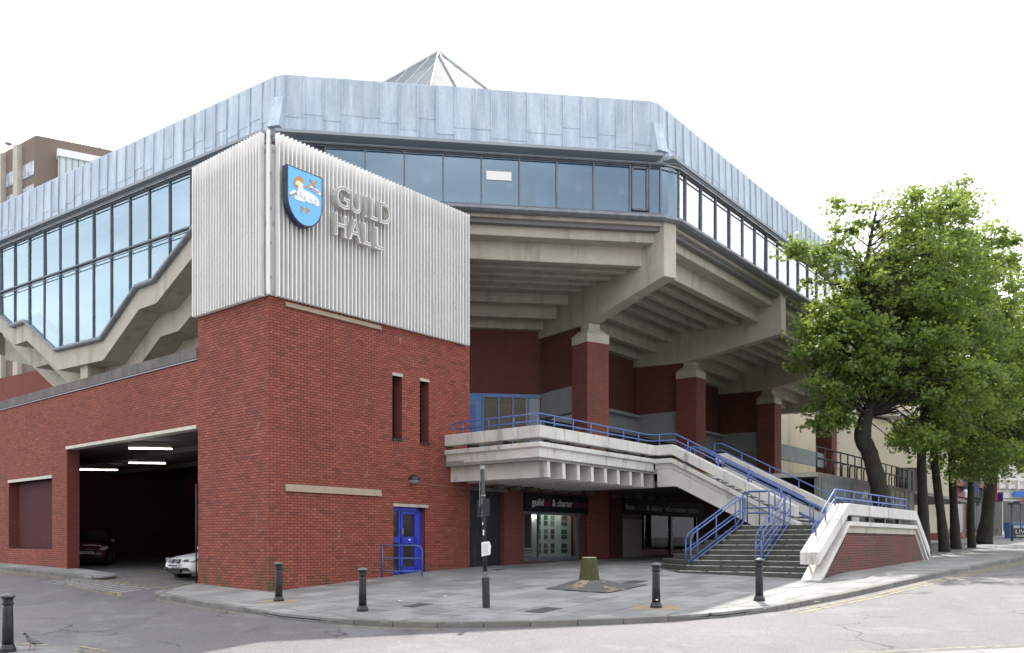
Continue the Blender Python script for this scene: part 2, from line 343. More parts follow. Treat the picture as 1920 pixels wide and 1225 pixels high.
ys = sorted(set(float(y) for y in ys))
mb = MB(); mb.v = [(x, y, road_z(x, y)) for y in ys for x in xs]; W = len(xs)
mb.f = [(j * W + i, j * W + i + 1, (j + 1) * W + i + 1, (j + 1) * W + i) for j in range(len(ys) - 1) for i in range(W - 1)]
road = tag(build('road', mb, M_asphalt, recalc=False), kind='structure')

def clip_poly(sub, win):      # Sutherland-Hodgman: subject any, window convex ccw
    out = sub
    for i in range(len(win)):
        a, b = win[i], win[(i + 1) % len(win)]; inp = out; out = []
        if not inp: return []
        side = lambda p: (b[0] - a[0]) * (p[1] - a[1]) - (b[1] - a[1]) * (p[0] - a[0])
        for j in range(len(inp)):
            p, q = inp[j - 1], inp[j]; sp, sq = side(p), side(q)
            if sq >= 0:
                if sp < 0: t = sp / (sp - sq); out.append((p[0] + (q[0] - p[0]) * t, p[1] + (q[1] - p[1]) * t))
                out.append(q)
            elif sp >= 0: t = sp / (sp - sq); out.append((p[0] + (q[0] - p[0]) * t, p[1] + (q[1] - p[1]) * t))
    return out
def area(p): return .5 * sum(p[i - 1][0] * p[i][1] - p[i][0] * p[i - 1][1] for i in range(len(p)))
sl_n = Vector((-.02, -.065, 1)).normalized()
def make_slab_mesh(a, b):
    m_ = MB().box(-a / 2, a / 2, -b / 2, b / 2, -.05, 0); me = bpy.data.meshes.new('paving_slab'); me.from_pydata(m_.v, [], m_.f); fix(me); me.materials.append(M_slab); return me
SLAB_A, SLAB_B = .9, .6
slab_me = make_slab_mesh(SLAB_A - .012, SLAB_B - .012)
def pavement(name, poly, d, n_ind, holes=()):
    if area(poly) < 0: poly = poly[::-1]
    base = MB(); ring = poly
    # base sheet, finely cut so that it follows the ground
    xs_ = [p[0] for p in poly]; ys_ = [p[1] for p in poly]
    X = np.arange(min(xs_), max(xs_) + 2, 2.); Y = np.arange(min(ys_), max(ys_) + 2, 2.)
    for x in X:
        for y in Y:
            c = clip_poly(poly, [(x, y), (x + 2, y), (x + 2, y + 2), (x, y + 2)])
            if len(c) > 2 and abs(area(c)) > 1e-4: base.add([(p[0], p[1], ground(*p) - .022) for p in c], [tuple(range(len(c)))])
    root = tag(build(name, base, M_joint, recalc=False), kind='structure')
    n = (-d[1], d[0]); cx, cy = sum(xs_) / len(xs_), sum(ys_) / len(ys_)
    cand = []; rest = MB(); rr = random.Random(3)
    R = int(max(max(xs_) - min(xs_), max(ys_) - min(ys_)) / .6) + 3
    for j in range(-R, R):
        for i in range(-R, R):
            s = (i + (.5 if j % 2 else 0)) * SLAB_A; t = j * SLAB_B
            c0 = (cx + d[0] * s + n[0] * t, cy + d[1] * s + n[1] * t)
            if c0[0] < min(xs_) - 1 or c0[0] > max(xs_) + 1 or c0[1] < min(ys_) - 1 or c0[1] > max(ys_) + 1: continue
            if any(abs((c0[0] - h[0])) < h[2] and abs((c0[1] - h[1])) < h[2] for h in holes): continue
            g = .006
            w = [(c0[0] + d[0] * a + n[0] * b, c0[1] + d[1] * a + n[1] * b) for a, b in ((-SLAB_A / 2 + g, -SLAB_B / 2 + g), (SLAB_A / 2 - g, -SLAB_B / 2 + g), (SLAB_A / 2 - g, SLAB_B / 2 - g), (-SLAB_A / 2 + g, SLAB_B / 2 - g))]
            c = clip_poly(poly, w)
            if len(c) < 3 or abs(area(c)) < .004: continue
            full = abs(abs(area(c)) - abs(area(w))) < 1e-3
            kink = .02 * c0[0] + .065 * c0[1] > 1.84
            inview = abs(c0[0]) < .62 * c0[1] and c0[1] > 12
            cand.append((0 if (full and not kink and inview) else 1, c0[1], c0, c, rr.uniform(-.003, .003)))
    cand.sort(key=lambda t: (t[0], t[1])); k = 0
    ez = sl_n; ex = Vector((d[0], d[1], .02 * d[0] + .065 * d[1])).normalized(); ey = ez.cross(ex)
    rot = Matrix((ex, ey, ez)).transposed().to_euler()
    for fl, _, c0, c, dz in cand:
        if fl == 0 and k < n_ind:
            o = bpy.data.objects.new('paving_slab', slab_me); COL.objects.link(o); o.parent = root
            o.location = (c0[0], c0[1], ground(*c0) + dz); o.rotation_euler = (rot.x + rr.uniform(-.004, .004), rot.y + rr.uniform(-.004, .004), rot.z); k += 1
        else:
            rest.prism([(p[0], p[1], ground(*p) - .05) for p in c], [(p[0], p[1], ground(*p) + dz) for p in c])
    if rest.v: build('paving_slabs', rest, M_slab, root, kind='stuff')
    return root
KERB = [(-9.35, 25.0), (-9.55, 24.55), (-9.1, 23.9), (-7.54, 22.22), (-5.66, 20.54), (-4.92, 19.75), (-3.67, 18.9), (-2.5, 18.35), (-1.23, 18.06), (.52, 17.98), (2.0, 18.1), (3.19, 18.32), (4.3, 18.7), (5.6, 19.45), (7.93, 21.5), (11.42, 25.0), (20.31, 36.4), (34, 55), (58, 92)]
main_pave = pavement('pavement', KERB + [(60, 110), (30, 92), (12, 52), (-1.5, 36), (-9.1, 26.6)], tR, 300, holes=[(2.0, 23.9, .0)])
FARK = [(-32, 44.4), (-18.88, 33.9), (-15.87, 31.44), (-13.5, 29.4), (-13.0, 29.25), (-12.75, 29.6), (-13.1, 30.3)]
far_pave = pavement('pavement', FARK + [(-15.1, 32.3), (-32, 47)], tL, 40)
NEARL = [(-20, 17.6), (-9.5, 16.75), (-8.1, 16.25), (-7.45, 15.75), (-7.05, 14.9), (-6.9, 12)]
near_pave = pavement('pavement', NEARL + [(-20, 12)], (1, 0), 60)
NEARR = [(2.2, 12), (3.0, 13.85), (6., 14.2), (9, 14.55), (14, 15.3), (30, 19)]
near_r = pavement('pavement', NEARR + [(30, 12)], (.985, .17), 60)
def resample(path, step):
    P_ = [Vector((p[0], p[1])) for p in path]; out = [P_[0]]; acc = 0
    for a, b in zip(P_[:-1], P_[1:]):
        l = (b - a).length; t = step - acc
        while t < l: out.append(a + (b - a) * (t / l)); t += step
        acc = l - (t - step)
    out.append(P_[-1]); return out
def kerb(path, root, drops=(), side=1, step=.92, maxy=60):
    pts = resample(path, step)
    n = len(pts)
    nor = []
    for i in range(n):
        t = (pts[min(i + 1, n - 1)] - pts[max(i - 1, 0)]).normalized(); nor.append(Vector((-t.y, t.x)) * side)
    lowf = []
    for p in pts:
        f = 0
        for (a, b) in drops:
            if a[0] <= p.x <= b[0] and min(a[1], b[1]) - .8 <= p.y <= max(a[1], b[1]) + .8: f = 1
        lowf.append(f)
    for i in range(n - 1):
        a, b = pts[i], pts[i + 1]
        if max(a.y, b.y) > maxy: continue
        d = (b - a) * (.006 / (b - a).length); a2, b2 = a + d, b - d
        q = []
        def col_(p, nn, f):
            wid = .16 + .34 * f; o = p - nn * .02; i_ = p + nn * wid
            gz = ground(p.x, p.y); gi = ground(i_.x, i_.y)
            return (o.x, o.y, gz - .17), (i_.x, i_.y, gz - .17), (i_.x, i_.y, gi + .006), (o.x, o.y, gz + .006 - .085 * f)
        A = col_(a2, nor[i], lowf[i]); B = col_(b2, nor[i + 1], lowf[i + 1])
        k_ = MB().add([*A, *B], [(0, 1, 2, 3), (4, 5, 6, 7), (0, 1, 5, 4), (1, 2, 6, 5), (2, 3, 7, 6), (3, 0, 4, 7)])
        build('kerb_stone', k_, M_kerb, root, bevel=.012)
kerb(KERB, main_pave, drops=[((-5.6, 20.6), (-3.8, 18.9)), ((3.3, 18.2), (5.3, 19.4))])
kerb(FARK, far_pave); kerb(NEARL, near_pave, side=-1); kerb(NEARR, near_r, side=-1)

def ribbon(mb_, path, w, step=.5, dz=.006, gap=None):
    pts = resample(path, step); n = len(pts)
    for i in range(n - 1):
        if gap and (i % gap[0]) >= gap[1]: continue
        qs = []
        for j in (i, i + 1):
            t = (pts[min(j + 1, n - 1)] - pts[max(j - 1, 0)]).normalized(); nn = Vector((-t.y, t.x)) * (w / 2)
            qs.append([(p.x, p.y, road_z(p.x, p.y) + dz) for p in (pts[j] - nn, pts[j] + nn)])
        mb_.add([qs[0][0], qs[1][0], qs[1][1], qs[0][1]], [(0, 1, 2, 3)])
def offset(path, d):
    P_ = [Vector((p[0], p[1])) for p in path]; out = []
    for i, p in enumerate(P_):
        t = (P_[min(i + 1, len(P_) - 1)] - P_[max(i - 1, 0)]).normalized(); out.append(tuple(p + Vector((t.y, -t.x)) * d))
    return out
def marking(path, w, m, label=None, **k):
    mb_ = MB(); ribbon(mb_, path, w, **k); o = build('road_marking', mb_, m, road, recalc=False); return o
right_k = KERB[13:]
for dd in (.30, .52): marking(offset(right_k, dd), .075, M_yellow)
for dd in (.32, .55): marking([(p[0], p[1]) for p in offset(NEARR[1:], -dd)], .08, M_yellow)
for dd in (.28, .46): marking(offset(FARK[:4], dd), .07, M_yellow)
marking(offset([(-9.1, 23.9), (-7.54, 22.22), (-5.66, 20.54)], .22), .06, M_yellow)
marking(offset([(-3.5, 18.8), (-2.5, 18.35), (-1.23, 18.06)], .22), .06, M_yellow)
for dd in (.35, .55): marking(offset(NEARL[1:5], -dd), .07, M_yellow, gap=(3, 2))
# garage crossing: yellow edge, white hatching and yellow bay lines
FLg = lambda s, t: FL(s, t, 0)[:2]
marking([FLg(12.0, .75), FLg(4.0, .75)], .09, M_yellow)
marking([FLg(8.2, 1.9), FLg(3.9, 2.35)], .06, M_yellow)
marking([FLg(4.55, 2.3), FLg(4.15, 2.05), FLg(3.5, 2.35)], .12, M_yellow)
marking([FLg(4.95, 2.35), FLg(4.5, 2.0), FLg(4.15, 2.05)], .12, M_yellow)
for k in range(13):
    s = 9.7 - k * .43; marking([FLg(s + .12, .85), FLg(s - .12, 2.0)], .11, M_whiteline)
for s0, t0, s1, t1 in ((8.7, .7, 9.6, -2.8), (6.9, .7, 8.2, -3.2), (5.5, .7, 6.2, -2.4), (4.5, .7, 4.95, -.6)): marking([FLg(s0, t0), FLg(s1, t1)], .14, M_yellow)
# ------------------------------------------------------------------ brick walls with real bricks
brick_me = {}
def brick_mesh(m, L_=.210, H_=.0605, D_=.05):
    k = m.name
    if k not in brick_me:
        b = MB().box(-L_ / 2, L_ / 2, -D_, .0, -H_ / 2, H_ / 2); me = bpy.data.meshes.new('brick'); me.from_pydata(b.v, [], b.f); fix(me); me.materials.append(m); brick_me[k] = me
    return brick_me[k]
def wall_panel(mb_, F, s0, s1, z0, z1, openings, t=0.):
    S = sorted(set([s0, s1] + [v for o in openings for v in o[:2] if s0 < v < s1])); Z = sorted(set([z0, z1] + [v for o in openings for v in o[2:4] if z0 < v < z1]))
    for a, b in zip(S[:-1], S[1:]):
        for c, d in zip(Z[:-1], Z[1:]):
            m_ = ((a + b) / 2, (c + d) / 2)
            if any(o[0] < m_[0] < o[1] and o[2] < m_[1] < o[3] for o in openings): continue
            mb_.add([F(a, t, c), F(b, t, c), F(b, t, d), F(a, t, d)], [(0, 1, 2, 3)])
def lay_bricks(parent, F, d, s0, s1, z0, z1, openings, n_ind, m, keep=None, proud=.012, phase=0., out=None, pool=None):
    """stretcher bond; F is a plan frame whose +t is the outward normal"""
    bulk = out if out is not None else MB(); cand = pool if pool is not None else []
    k0 = int(z0 / .075)
    for k in range(k0, int(z1 / .075)):
        za, zb = k * .075 + .007, k * .075 + .0675
        if za < z0 - .07: continue
        s = s0 - (.1125 if k % 2 else 0) + phase - (.225 if phase > 0 else 0)
        while s < s1:
            a, b = max(s + .0075, s0), min(s + .2175, s1); segs = [(a, b)]
            for o in openings:
                if zb > o[2] + .01 and za < o[3] - .01:
                    ns = []
                    for (p, q) in segs:
                        if q <= o[0] or p >= o[1]: ns.append((p, q))
                        else:
                            if p < o[0]: ns.append((p, o[0]))
                            if q > o[1]: ns.append((o[1], q))
                    segs = ns
            for (p, q) in segs:
                if q - p < .02: continue
                mid = F((p + q) / 2, 0, (za + zb) / 2)
                if zb < ground(mid[0], mid[1]) - .02: continue
                if keep and not keep((p + q) / 2, (za + zb) / 2): continue
                cand.append((abs(q - p - .21) > .01, mid[0] ** 2 + mid[1] ** 2, F, d, p, q, za, zb))
            s += .225
    if pool is None: flush_bricks(parent, cand, n_ind, m, bulk, proud)
def flush_bricks(parent, cand, n_ind, m, bulk, proud=.012):
    cand.sort(key=lambda c: (c[0], c[1])); off = parent_loc(parent); me = brick_mesh(m)
    for i, (cut, _, F, d, p, q, za, zb) in enumerate(cand):
        if not cut and i < n_ind:
            o = bpy.data.objects.new('brick', me); COL.objects.link(o); o.parent = parent
            c = F((p + q) / 2, proud, (za + zb) / 2); o.location = (c[0] - off[0], c[1] - off[1], c[2] - off[2])
            n0, n1 = F(0, 0, 0), F(0, 1, 0); n = (n1[0] - n0[0], n1[1] - n0[1]); o.rotation_euler = (0, 0, math.atan2(n[1], n[0]) - math.pi / 2)
        else:
            bulk.hexa([F(p, -.03, za), F(q, -.03, za), F(q, proud, za), F(p, proud, za), F(p, -.03, zb), F(q, -.03, zb), F(q, proud, zb), F(p, proud, zb)])
    o = build('bricks', bulk, m, parent, recalc=False, kind='stuff'); fix(o.data)

# ------------------------------------------------------------------ the brick tower
tower = thing('brick_tower', 'red brick corner tower with blue door and two slot windows', 'building', (T0[0], T0[1], ground(*T0)))
TS, TLs, TOPZ = 8.0, 3.6, 13.2
t_open = [(4.45, 4.86, 5.83, 7.72), (5.64, 6.04, 5.81, 7.72), (4.49, 5.88, 1.0, 3.80)]
core = MB()
wall_panel(core, FT, 0, TS, .8, TOPZ, t_open)
wall_panel(core, FL, 0, TLs, .8, TOPZ, [])
FTe = frame(adv(T0, tR, TS), (-tRn[0], -tRn[1]), tR)
wall_panel(core, FTe, 0, 3.9, .8, TOPZ, [])
a_, b_, c_, d_ = FT(0, 0, TOPZ), FT(TS, 0, TOPZ), FT(TS, -3.9, TOPZ), FL(TLs, 0, TOPZ)
core.add([a_, b_, c_, d_], [(0, 1, 2, 3)])
core.add([FL(TLs, 0, .8), FL(TLs, 0, TOPZ), FT(TS, -3.9, TOPZ), FT(TS, -3.9, .8)], [(0, 1, 2, 3)])
build('wall_core', core, M_mortar, tower, recalc=False)
pool = []
lay_bricks(tower, FT, tR, .0, TS, .9, 9.25, t_open, 0, M_brick, pool=pool)
lay_bricks(tower, FL, tL, .0, TLs, .9, 9.4, [], 0, M_brick, pool=pool, phase=.11)
pe = []; lay_bricks(tower, FTe, tL, .0, 3.9, .9, 9.4, [], 0, M_brick, pool=pe)
flush_bricks(tower, pool + [(True,) + c[1:] for c in pe], 300, M_brick, MB())
for i, (s0, s1, z0, z1) in enumerate(t_open[:2]):
    rv = MB(); D = .32
    rv.add([FT(s1, 0, z0), FT(s1, -D, z0), FT(s1, -D, z1), FT(s1, 0, z1)], [(0, 1, 2, 3)])
    rv.add([FT(s0, 0, z0), FT(s0, -D, z0), FT(s0, -D, z1), FT(s0, 0, z1)], [(0, 1, 2, 3)])
    rv.add([FT(s0, 0, z1), FT(s1, 0, z1), FT(s1, -D, z1), FT(s0, -D, z1)], [(0, 1, 2, 3)])
    rv.add([FT(s0, 0, z0), FT(s1, 0, z0), FT(s1, -D, z0), FT(s0, -D, z0)], [(0, 1, 2, 3)])
    w = build('window', rv, M_reveal, tower, recalc=False)
    g = MB().fbox(FT, s0, s1, -D - .02, -D, z0, z1); build('pane', g, mat('slot_glass', (.012, .014, .018), rough=.08), w)
    fr = MB(); fr.fbox(FT, s0 + .002, s0 + .09, -D, -D + .07, z0, z1).fbox(FT, s0, s1, -D, -D + .05, z0, z0 + .06); build('frame', fr, M_frame, w)
    sl = MB().hexa([FT(s0 - .01, -D, z0 - .01), FT(s1 + .02, -D, z0 - .01), FT(s1 + .02, .05, z0 - .05), FT(s0 - .01, .05, z0 - .05), FT(s0 - .01, -D, z0 + .03), FT(s1 + .02, -D, z0 + .03), FT(s1 + .02, .05, z0 + .01), FT(s0 - .01, .05, z0 + .01)]); build('sill', sl, M_black, w)
    li = MB().fbox(FT, s0 - .01, s1 + .02, -.2, .03, z1, z1 + .09); build('lintel', li, mat('pale_render', (.50, .46, .40), (.36, .32, .27), 5, .8), w)
# door
s0, s1, z0, z1 = t_open[2]; D = .16; zb = ground(*FT(5.2, 0, 0)[:2])
rv = MB()
for s in (s0, s1): rv.add([FT(s, 0, z0), FT(s, -D, z0), FT(s, -D, z1), FT(s, 0, z1)], [(0, 1, 2, 3)])
rv.add([FT(s0, 0, z1), FT(s1, 0, z1), FT(s1, -D, z1), FT(s0, -D, z1)], [(0, 1, 2, 3)])
build('door_reveal', rv, M_reveal, tower, recalc=False)
df = MB()
for a, b, c, d in ((s0, s0 + .07, zb, z1), (s1 - .24, s1, zb, z1), (s0, s1, z1 - .12, z1), (s0 + .36, s0 + .44, zb, z1), (s0, s0 + .36, zb + .95, zb + 1.12), (s0, s0 + .4, zb, zb + .08)): df.fbox(FT, a, b, -D - .05, -D + .03, c, d)
door = build('door', df, M_bluedoor, tower)
dl = MB(); a0, a1 = s0 + .45, s1 - .25
for a, b, c, d in ((a0, a0 + .09, zb + .03, z1 - .13), (a1 - .1, a1, zb + .03, z1 - .13), (a0, a1, z1 - .22, z1 - .13), (a0, a1, zb + .92, zb + 1.13), (a0, a1, zb + .03, zb + .2)): dl.fbox(FT, a, b, -D - .03, -D + .045, c, d)
build('door_leaf', dl, M_bluedoor, door)
M_doorglass = mat('dark_glazing', (.03, .028, .026), (.05, .045, .04), 2, .06)
for a, b, c, d in ((s0 + .07, s0 + .36, zb + .08, zb + .95), (s0 + .07, s0 + .36, zb + 1.12, z1 - .12), (a0 + .09, a1 - .1, zb + .2, zb + .92), (a0 + .09, a1 - .1, zb + 1.13, z1 - .22)):
    build('pane', MB().fbox(FT, a, b, -D - .03, -D - .01, c, d), M_doorglass, door)
build('handle', MB().fbox(FT, a0 + .03, a0 + .06, -D + .045, -D + .09, zb + 1.2, zb + 1.38), M_steel, door)
build('notice', MB().fbox(FT, a0 + .33, a0 + .41, -D + .046, -D + .05, zb + 1.02, zb + 1.06), M_louvre, door)
build('lintel', MB().fbox(FT, s0 - .02, s1 + .1, -.1, .05, z1, z1 + .09), MATS['pale_render'], tower)
# fixing strips left from an old sign
def strip(name, s0, s1, z0, z1, label):
    o = MB().fbox(FT, s0, s1, .014, .05, (z0 + z1) / 2, z1).fbox(FT, s0, s1, .014, .075, z0, (z0 + z1) / 2 - .003)
    solo(name, o, M_timber, label, 'timber strip', 'timber fixing strips on the tower')
strip('timber_strip', .48, 3.97, 4.08, 4.27, 'pale timber strip across the tower wall at door head height')
strip('timber_strip', .48, 3.96, 8.98, 9.10, 'thin timber strip tight under the white louvre screen')
# wall lamp
wl = thing('wall_lamp', 'hooded black bulkhead lamp on brick above the blue door', 'lamp', FT(5.32, .02, 4.6))
c = Vector(FT(5.32, .012, 4.62)); n_ = Vector((tRn[0], tRn[1], 0)); d_ = Vector((tR[0], tR[1], 0))
hood = MB(); ringn = 12; K = 6
for i in range(K + 1):
    th = i / K * math.pi / 2
    for j in range(ringn + 1):
        ph = j / ringn * math.pi
        hood.v.append(tuple(c + d_ * (.2 * math.cos(ph)) * math.cos(th) + Vector((0, 0, .17 * math.sin(ph))) * math.cos(th) + n_ * (.26 * math.sin(th))))
for i in range(K):
    for j in range(ringn): a = i * (ringn + 1) + j; hood.f.append((a, a + 1, a + ringn + 2, a + ringn + 1))
build('hood', hood, M_black, wl, smooth=True)
bowl = MB()
for i in range(K + 1):
    th = i / K * math.pi / 2
    for j in range(ringn + 1):
        ph = -j / ringn * math.pi
        bowl.v.append(tuple(c + d_ * (.185 * math.cos(ph)) * math.cos(th) + Vector((0, 0, .12 * math.sin(ph))) * math.cos(th) + n_ * (.24 * math.sin(th))))
for i in range(K):
    for j in range(ringn): a = i * (ringn + 1) + j; bowl.f.append((a, a + 1, a + ringn + 2, a + ringn + 1))
build('lens', bowl, mat('lamp_lens', (.30, .30, .29), rough=.25), wl, smooth=True)
build('cable', MB().tube([FT(5.5, .02, 4.55), FT(6.3, .02, 4.53), FT(7.9, .02, 4.5)], .007, 5), mat('pale_cable', (.26, .20, .18)), wl)
# barrier rail beside the door
gz = lambda s, t: ground(*FT(s, t, 0)[:2])
br = thing('barrier_rail', 'small blue tubular guard rail in front of the blue door', 'rail', FT(4.3, .7, gz(4.3, .7)))
b0 = FT(4.02, .04, 0)[:2]; b1 = FT(4.75, .95, 0)[:2]
def bp(k, z): x = b0[0] + (b1[0] - b0[0]) * k; y = b0[1] + (b1[1] - b0[1]) * k; return (x, y, z)
zz = ground(*b1)
build('rail', MB().tube([bp(0, zz + .92), bp(.85, zz + .92), bp(.96, zz + .88), bp(1, zz + .78), bp(1, zz - .02)], .022, 8), M_blue, br, smooth=True)
build('rail', MB().tube([bp(0, zz + .54), bp(1, zz + .54)], .018, 8), M_blue, br, smooth=True)
build('rail', MB().tube([bp(0, zz + .16), bp(1, zz + .16)], .018, 8), M_blue, br, smooth=True)
build('post', MB().tube([bp(0, zz + .94), bp(0, zz - .02)], .022, 8), M_blue, br, smooth=True)
build('downpipe', MB().tube([FL(3.66, .03, 1.3), FL(3.66, .03, 4.4)], .022, 8), M_black, tower, smooth=True)

# ------------------------------------------------------------------ the white louvre screen
scr = thing('louvre_screen', 'screen of white vertical louvre fins wrapping the top of the tower', 'louvre screen', FT(0, .02, 9.15))
SZ0, SZ1 = 9.15, 13.42
def fin_mesh(depth, base, h):
    # an angled blade: narrow bright edge and a broad raked face
    pts = [(-base / 2, 0.), (base / 2, 0.), (base * .40, depth), (-base * .40, depth)]
    m_ = MB().prism([(x, y, 0) for x, y in pts], [(x, y, h) for x, y in pts]); me = bpy.data.meshes.new('louvre_fin'); me.from_pydata(m_.v, [], m_.f); fix(me); me.materials.append(M_louvre); return me
fin_r = fin_mesh(.15, .052, SZ1 - SZ0)
def place_fin(me, F, s, z, lab=None):
    o = bpy.data.objects.new('louvre_fin', me); COL.objects.link(o); o.parent = scr; off = parent_loc(scr)
    p = F(s, .06, z); o.location = (p[0] - off[0], p[1] - off[1], p[2] - off[2]); a, b = F(0, 0, 0), F(0, 1, 0); n = (b[0] - a[0], b[1] - a[1])
    o.rotation_euler = (0, 0, math.atan2(n[1], n[0]) - math.pi / 2)
for i in range(55): place_fin(fin_r, FT, .16 + i * .1405, SZ0)
fin_l = fin_mesh(.15, .06, SZ1 - SZ0)
for i in range(25): place_fin(fin_l, FL, .17 + i * .141, SZ0)
o = Vector((tRn[0] + tLn[0], tRn[1] + tLn[1])).normalized()
FC = frame((T0[0], T0[1]), (-o.y, o.x), (o.x, o.y))
build('corner_strip', MB().fbox(FC, -.045, .045, .14, .22, SZ0, SZ1 - .02), M_louvre, scr)
for z in (9.6, 10.5, 11.4, 12.3, 13.1): build('clip', MB().fbox(FC, -.06, .06, .04, .16, z, z + .05), M_steel, scr)
build('back_rail', MB().fbox(FT, .05, 7.86, .013, .06, SZ0 + .05, SZ0 + .14).fbox(FT, .05, 7.86, .013, .06, 12.9, 13.0).fbox(FT, .05, 7.86, .013, .06, 11., 11.1), M_steel, scr)
build('back_rail', MB().fbox(FL, .05, 3.62, .013, .06, SZ0 + .05, SZ0 + .14).fbox(FL, .05, 3.62, .013, .06, 12.9, 13.0).fbox(FL, .05, 3.62, .013, .06, 11., 11.1), M_steel, scr)
M_back = mat('screen_backing', (.46, .46, .46), (.40, .40, .40), 2, .6)
build('backing_panel', MB().fbox(FT, .0, 7.84, .012, .05, SZ0 + .02, SZ1 - .30), M_back, scr)
build('backing_panel', MB().fbox(FL, .0, 3.6, .012, .05, SZ0 + .02, SZ1 - .30), M_back, scr)

# ------------------------------------------------------------------ shield and lettering on the screen
FSg = frame(T0, tR, tRn); ST = .27
sh = thing('shield_sign', 'blue shield sign with white lamb, gold halo and PP letters', 'shield sign', FT(1.06, ST, 11.2))
def shield_pt(x, y, t): return FT(.20 + x * 1.19, t, 11.08 + y * 1.47)
outl = [(0, 1.0), (1, 1.0), (1, .46)] + [(1 - .5 * (1 - math.cos(a)) * 1.0, .46 - .46 * math.sin(a)) for a in [math.radians(x) for x in (18, 36, 54, 70, 82)]] + [(.5, 0.)]
outl += [(1 - x, y) for x, y in outl[-2:1:-1]]
body = MB().prism([shield_pt(x, y, ST) for x, y in outl], [shield_pt(x, y, ST + .19) for x, y in outl])
build('shield_body', body, mat('navy_paint', (.016, .022, .05), rough=.4), sh)
def flat(name, pts, t, m, th=.006, sc=1.0):
    build(name, MB().prism([shield_pt(x, y, t) for x, y in pts], [shield_pt(x, y, t + th) for x, y in pts]), m, sh)
c0 = (.5, .55); inn = [(c0[0] + (x - c0[0]) * .94, c0[1] + (y - c0[1]) * .955) for x, y in outl]
M_gold = mat('gold_paint', (.45, .25, .05), (.50, .29, .07), 3, .4); M_wp = mat('white_paint', (.80, .80, .80), rough=.45); M_red = mat('red_paint', (.5, .06, .05), rough=.5)
M_outl = mat('grey_outline', (.33, .33, .38), rough=.5)
flat('shield_field', inn, ST + .19, mat('sky_blue_paint', (.14, .46, .80), (.16, .49, .82), 2, .4))
# picture coordinates measured over the blue field
def pic(pts): return [((x - 160) / 520, 1 - (y - (170 + (x - 160) * .40)) / 960) for x, y in pts]
t1 = ST + .196
el = lambda cx, cy, rx, ry, n=18: [(cx + rx * math.cos(k * 2 * math.pi / n), cy + ry * math.sin(k * 2 * math.pi / n)) for k in range(n)]
flat('halo', pic(el(325, 480, 80, 108)), t1, M_gold)
lamb = [(280, 480), (296, 445), (330, 455), (360, 480), (398, 510), (380, 525), (385, 580), (420, 610), (480, 640), (545, 685), (600, 740), (625, 810), (625, 865), (600, 885), (565, 872), (550, 840), (500, 830), (455, 825), (450, 800), (420, 795), (405, 815), (330, 790), (270, 765), (250, 735), (262, 712), (300, 705), (340, 712), (295, 690), (300, 620), (318, 560), (312, 530), (275, 510)]
flat('lamb', pic(lamb), t1 + .006, M_wp)
for ln in ([(340, 640), (348, 712), (410, 760)], [(410, 715), (415, 790)], [(480, 760), (525, 805)], [(575, 775), (560, 840)], [(318, 500), (330, 512)]):
    for a, b in zip(ln[:-1], ln[1:]):
        dx, dy = b[0] - a[0], b[1] - a[1]; l = math.hypot(dx, dy); nx, ny = -dy / l * 4, dx / l * 4
        flat('lamb_line', pic([(a[0] + nx, a[1] + ny), (b[0] + nx, b[1] + ny), (b[0] - nx, b[1] - ny), (a[0] - nx, a[1] - ny)]), t1 + .012, M_outl, .003)
flat('cross', pic([(425, 570), (412, 548), (585, 435), (592, 462)]), t1 + .004, M_gold)
flat('cross', pic([(480, 425), (502, 415), (580, 545), (560, 555)]), t1 + .0075, M_gold)
flat('banner', pic([(472, 540), (510, 515), (535, 560), (600, 590), (650, 660), (630, 690), (580, 640), (510, 600)]), t1 + .008, M_wp)
flat('banner_cross', pic([(490, 560), (530, 575), (620, 630), (612, 645), (525, 595), (488, 580)]), t1 + .015, M_red, .003)
flat('ribbon', pic([(190, 665), (240, 610), (285, 615), (290, 645), (215, 700)]), t1 + .003, M_wp)
flat('ribbon', pic([(190, 680), (215, 690), (290, 640), (290, 665), (210, 715), (188, 705)]), t1 + .006, M_gold)
def pic_place(x0, y0, k):
    bx, by = pic([(x0, y0)])[0]
    return lambda x, y, d: shield_pt(bx + x / 1.19, by + y / 1.47, t1 + d)
build('letter', text_mb('P', .22, .008, pic_place(350, 985, 1), width=.135, bold=.006), M_gold, sh, recalc=False)
build('letter', text_mb('P', .22, .008, pic_place(430, 1012, 1), width=.135, bold=.006), M_gold, sh, recalc=False)
M_letter = mat('brushed_metal', (.66, .65, .62), (.58, .57, .54), 4, .35, metal=.25)
M_letter_in = mat('letter_recess', (.36, .35, .33), (.20, .19, .18), 5, .5)
lt = thing('building_lettering', 'raised metal letters reading GUILD HALL on the white louvres', 'sign', FT(3.1, ST, 11.1))
def letter_place(s, z): return lambda x, y, d: FT(s + x - .2, ST + d, z + y - .05)
for ch, s, z, w in (('G', 2.07, 12.02, .52), ('U', 2.63, 12.02, .40), ('I', 3.16, 12.02, .085), ('L', 3.38, 12.02, .28), ('D', 3.74, 12.02, .46), ('H', 2.07, 11.23, .42), ('A', 2.55, 11.23, .50), ('L', 3.10, 11.23, .30), ('L', 3.56, 11.23, .32)):
    l_ = build('letter', text_mb(ch, .86, .16, letter_place(s, z), width=w, bold=.012), M_letter, lt, recalc=False)
    build('letter_face', text_mb(ch, .84, .012, letter_place(s + .012, z + .008), width=w * .94, bold=-.022), M_letter_in, l_, recalc=False)
    for v in l_.children[0].data.vertices: v.co.x += tRn[0] * .156; v.co.y += tRn[1] * .156
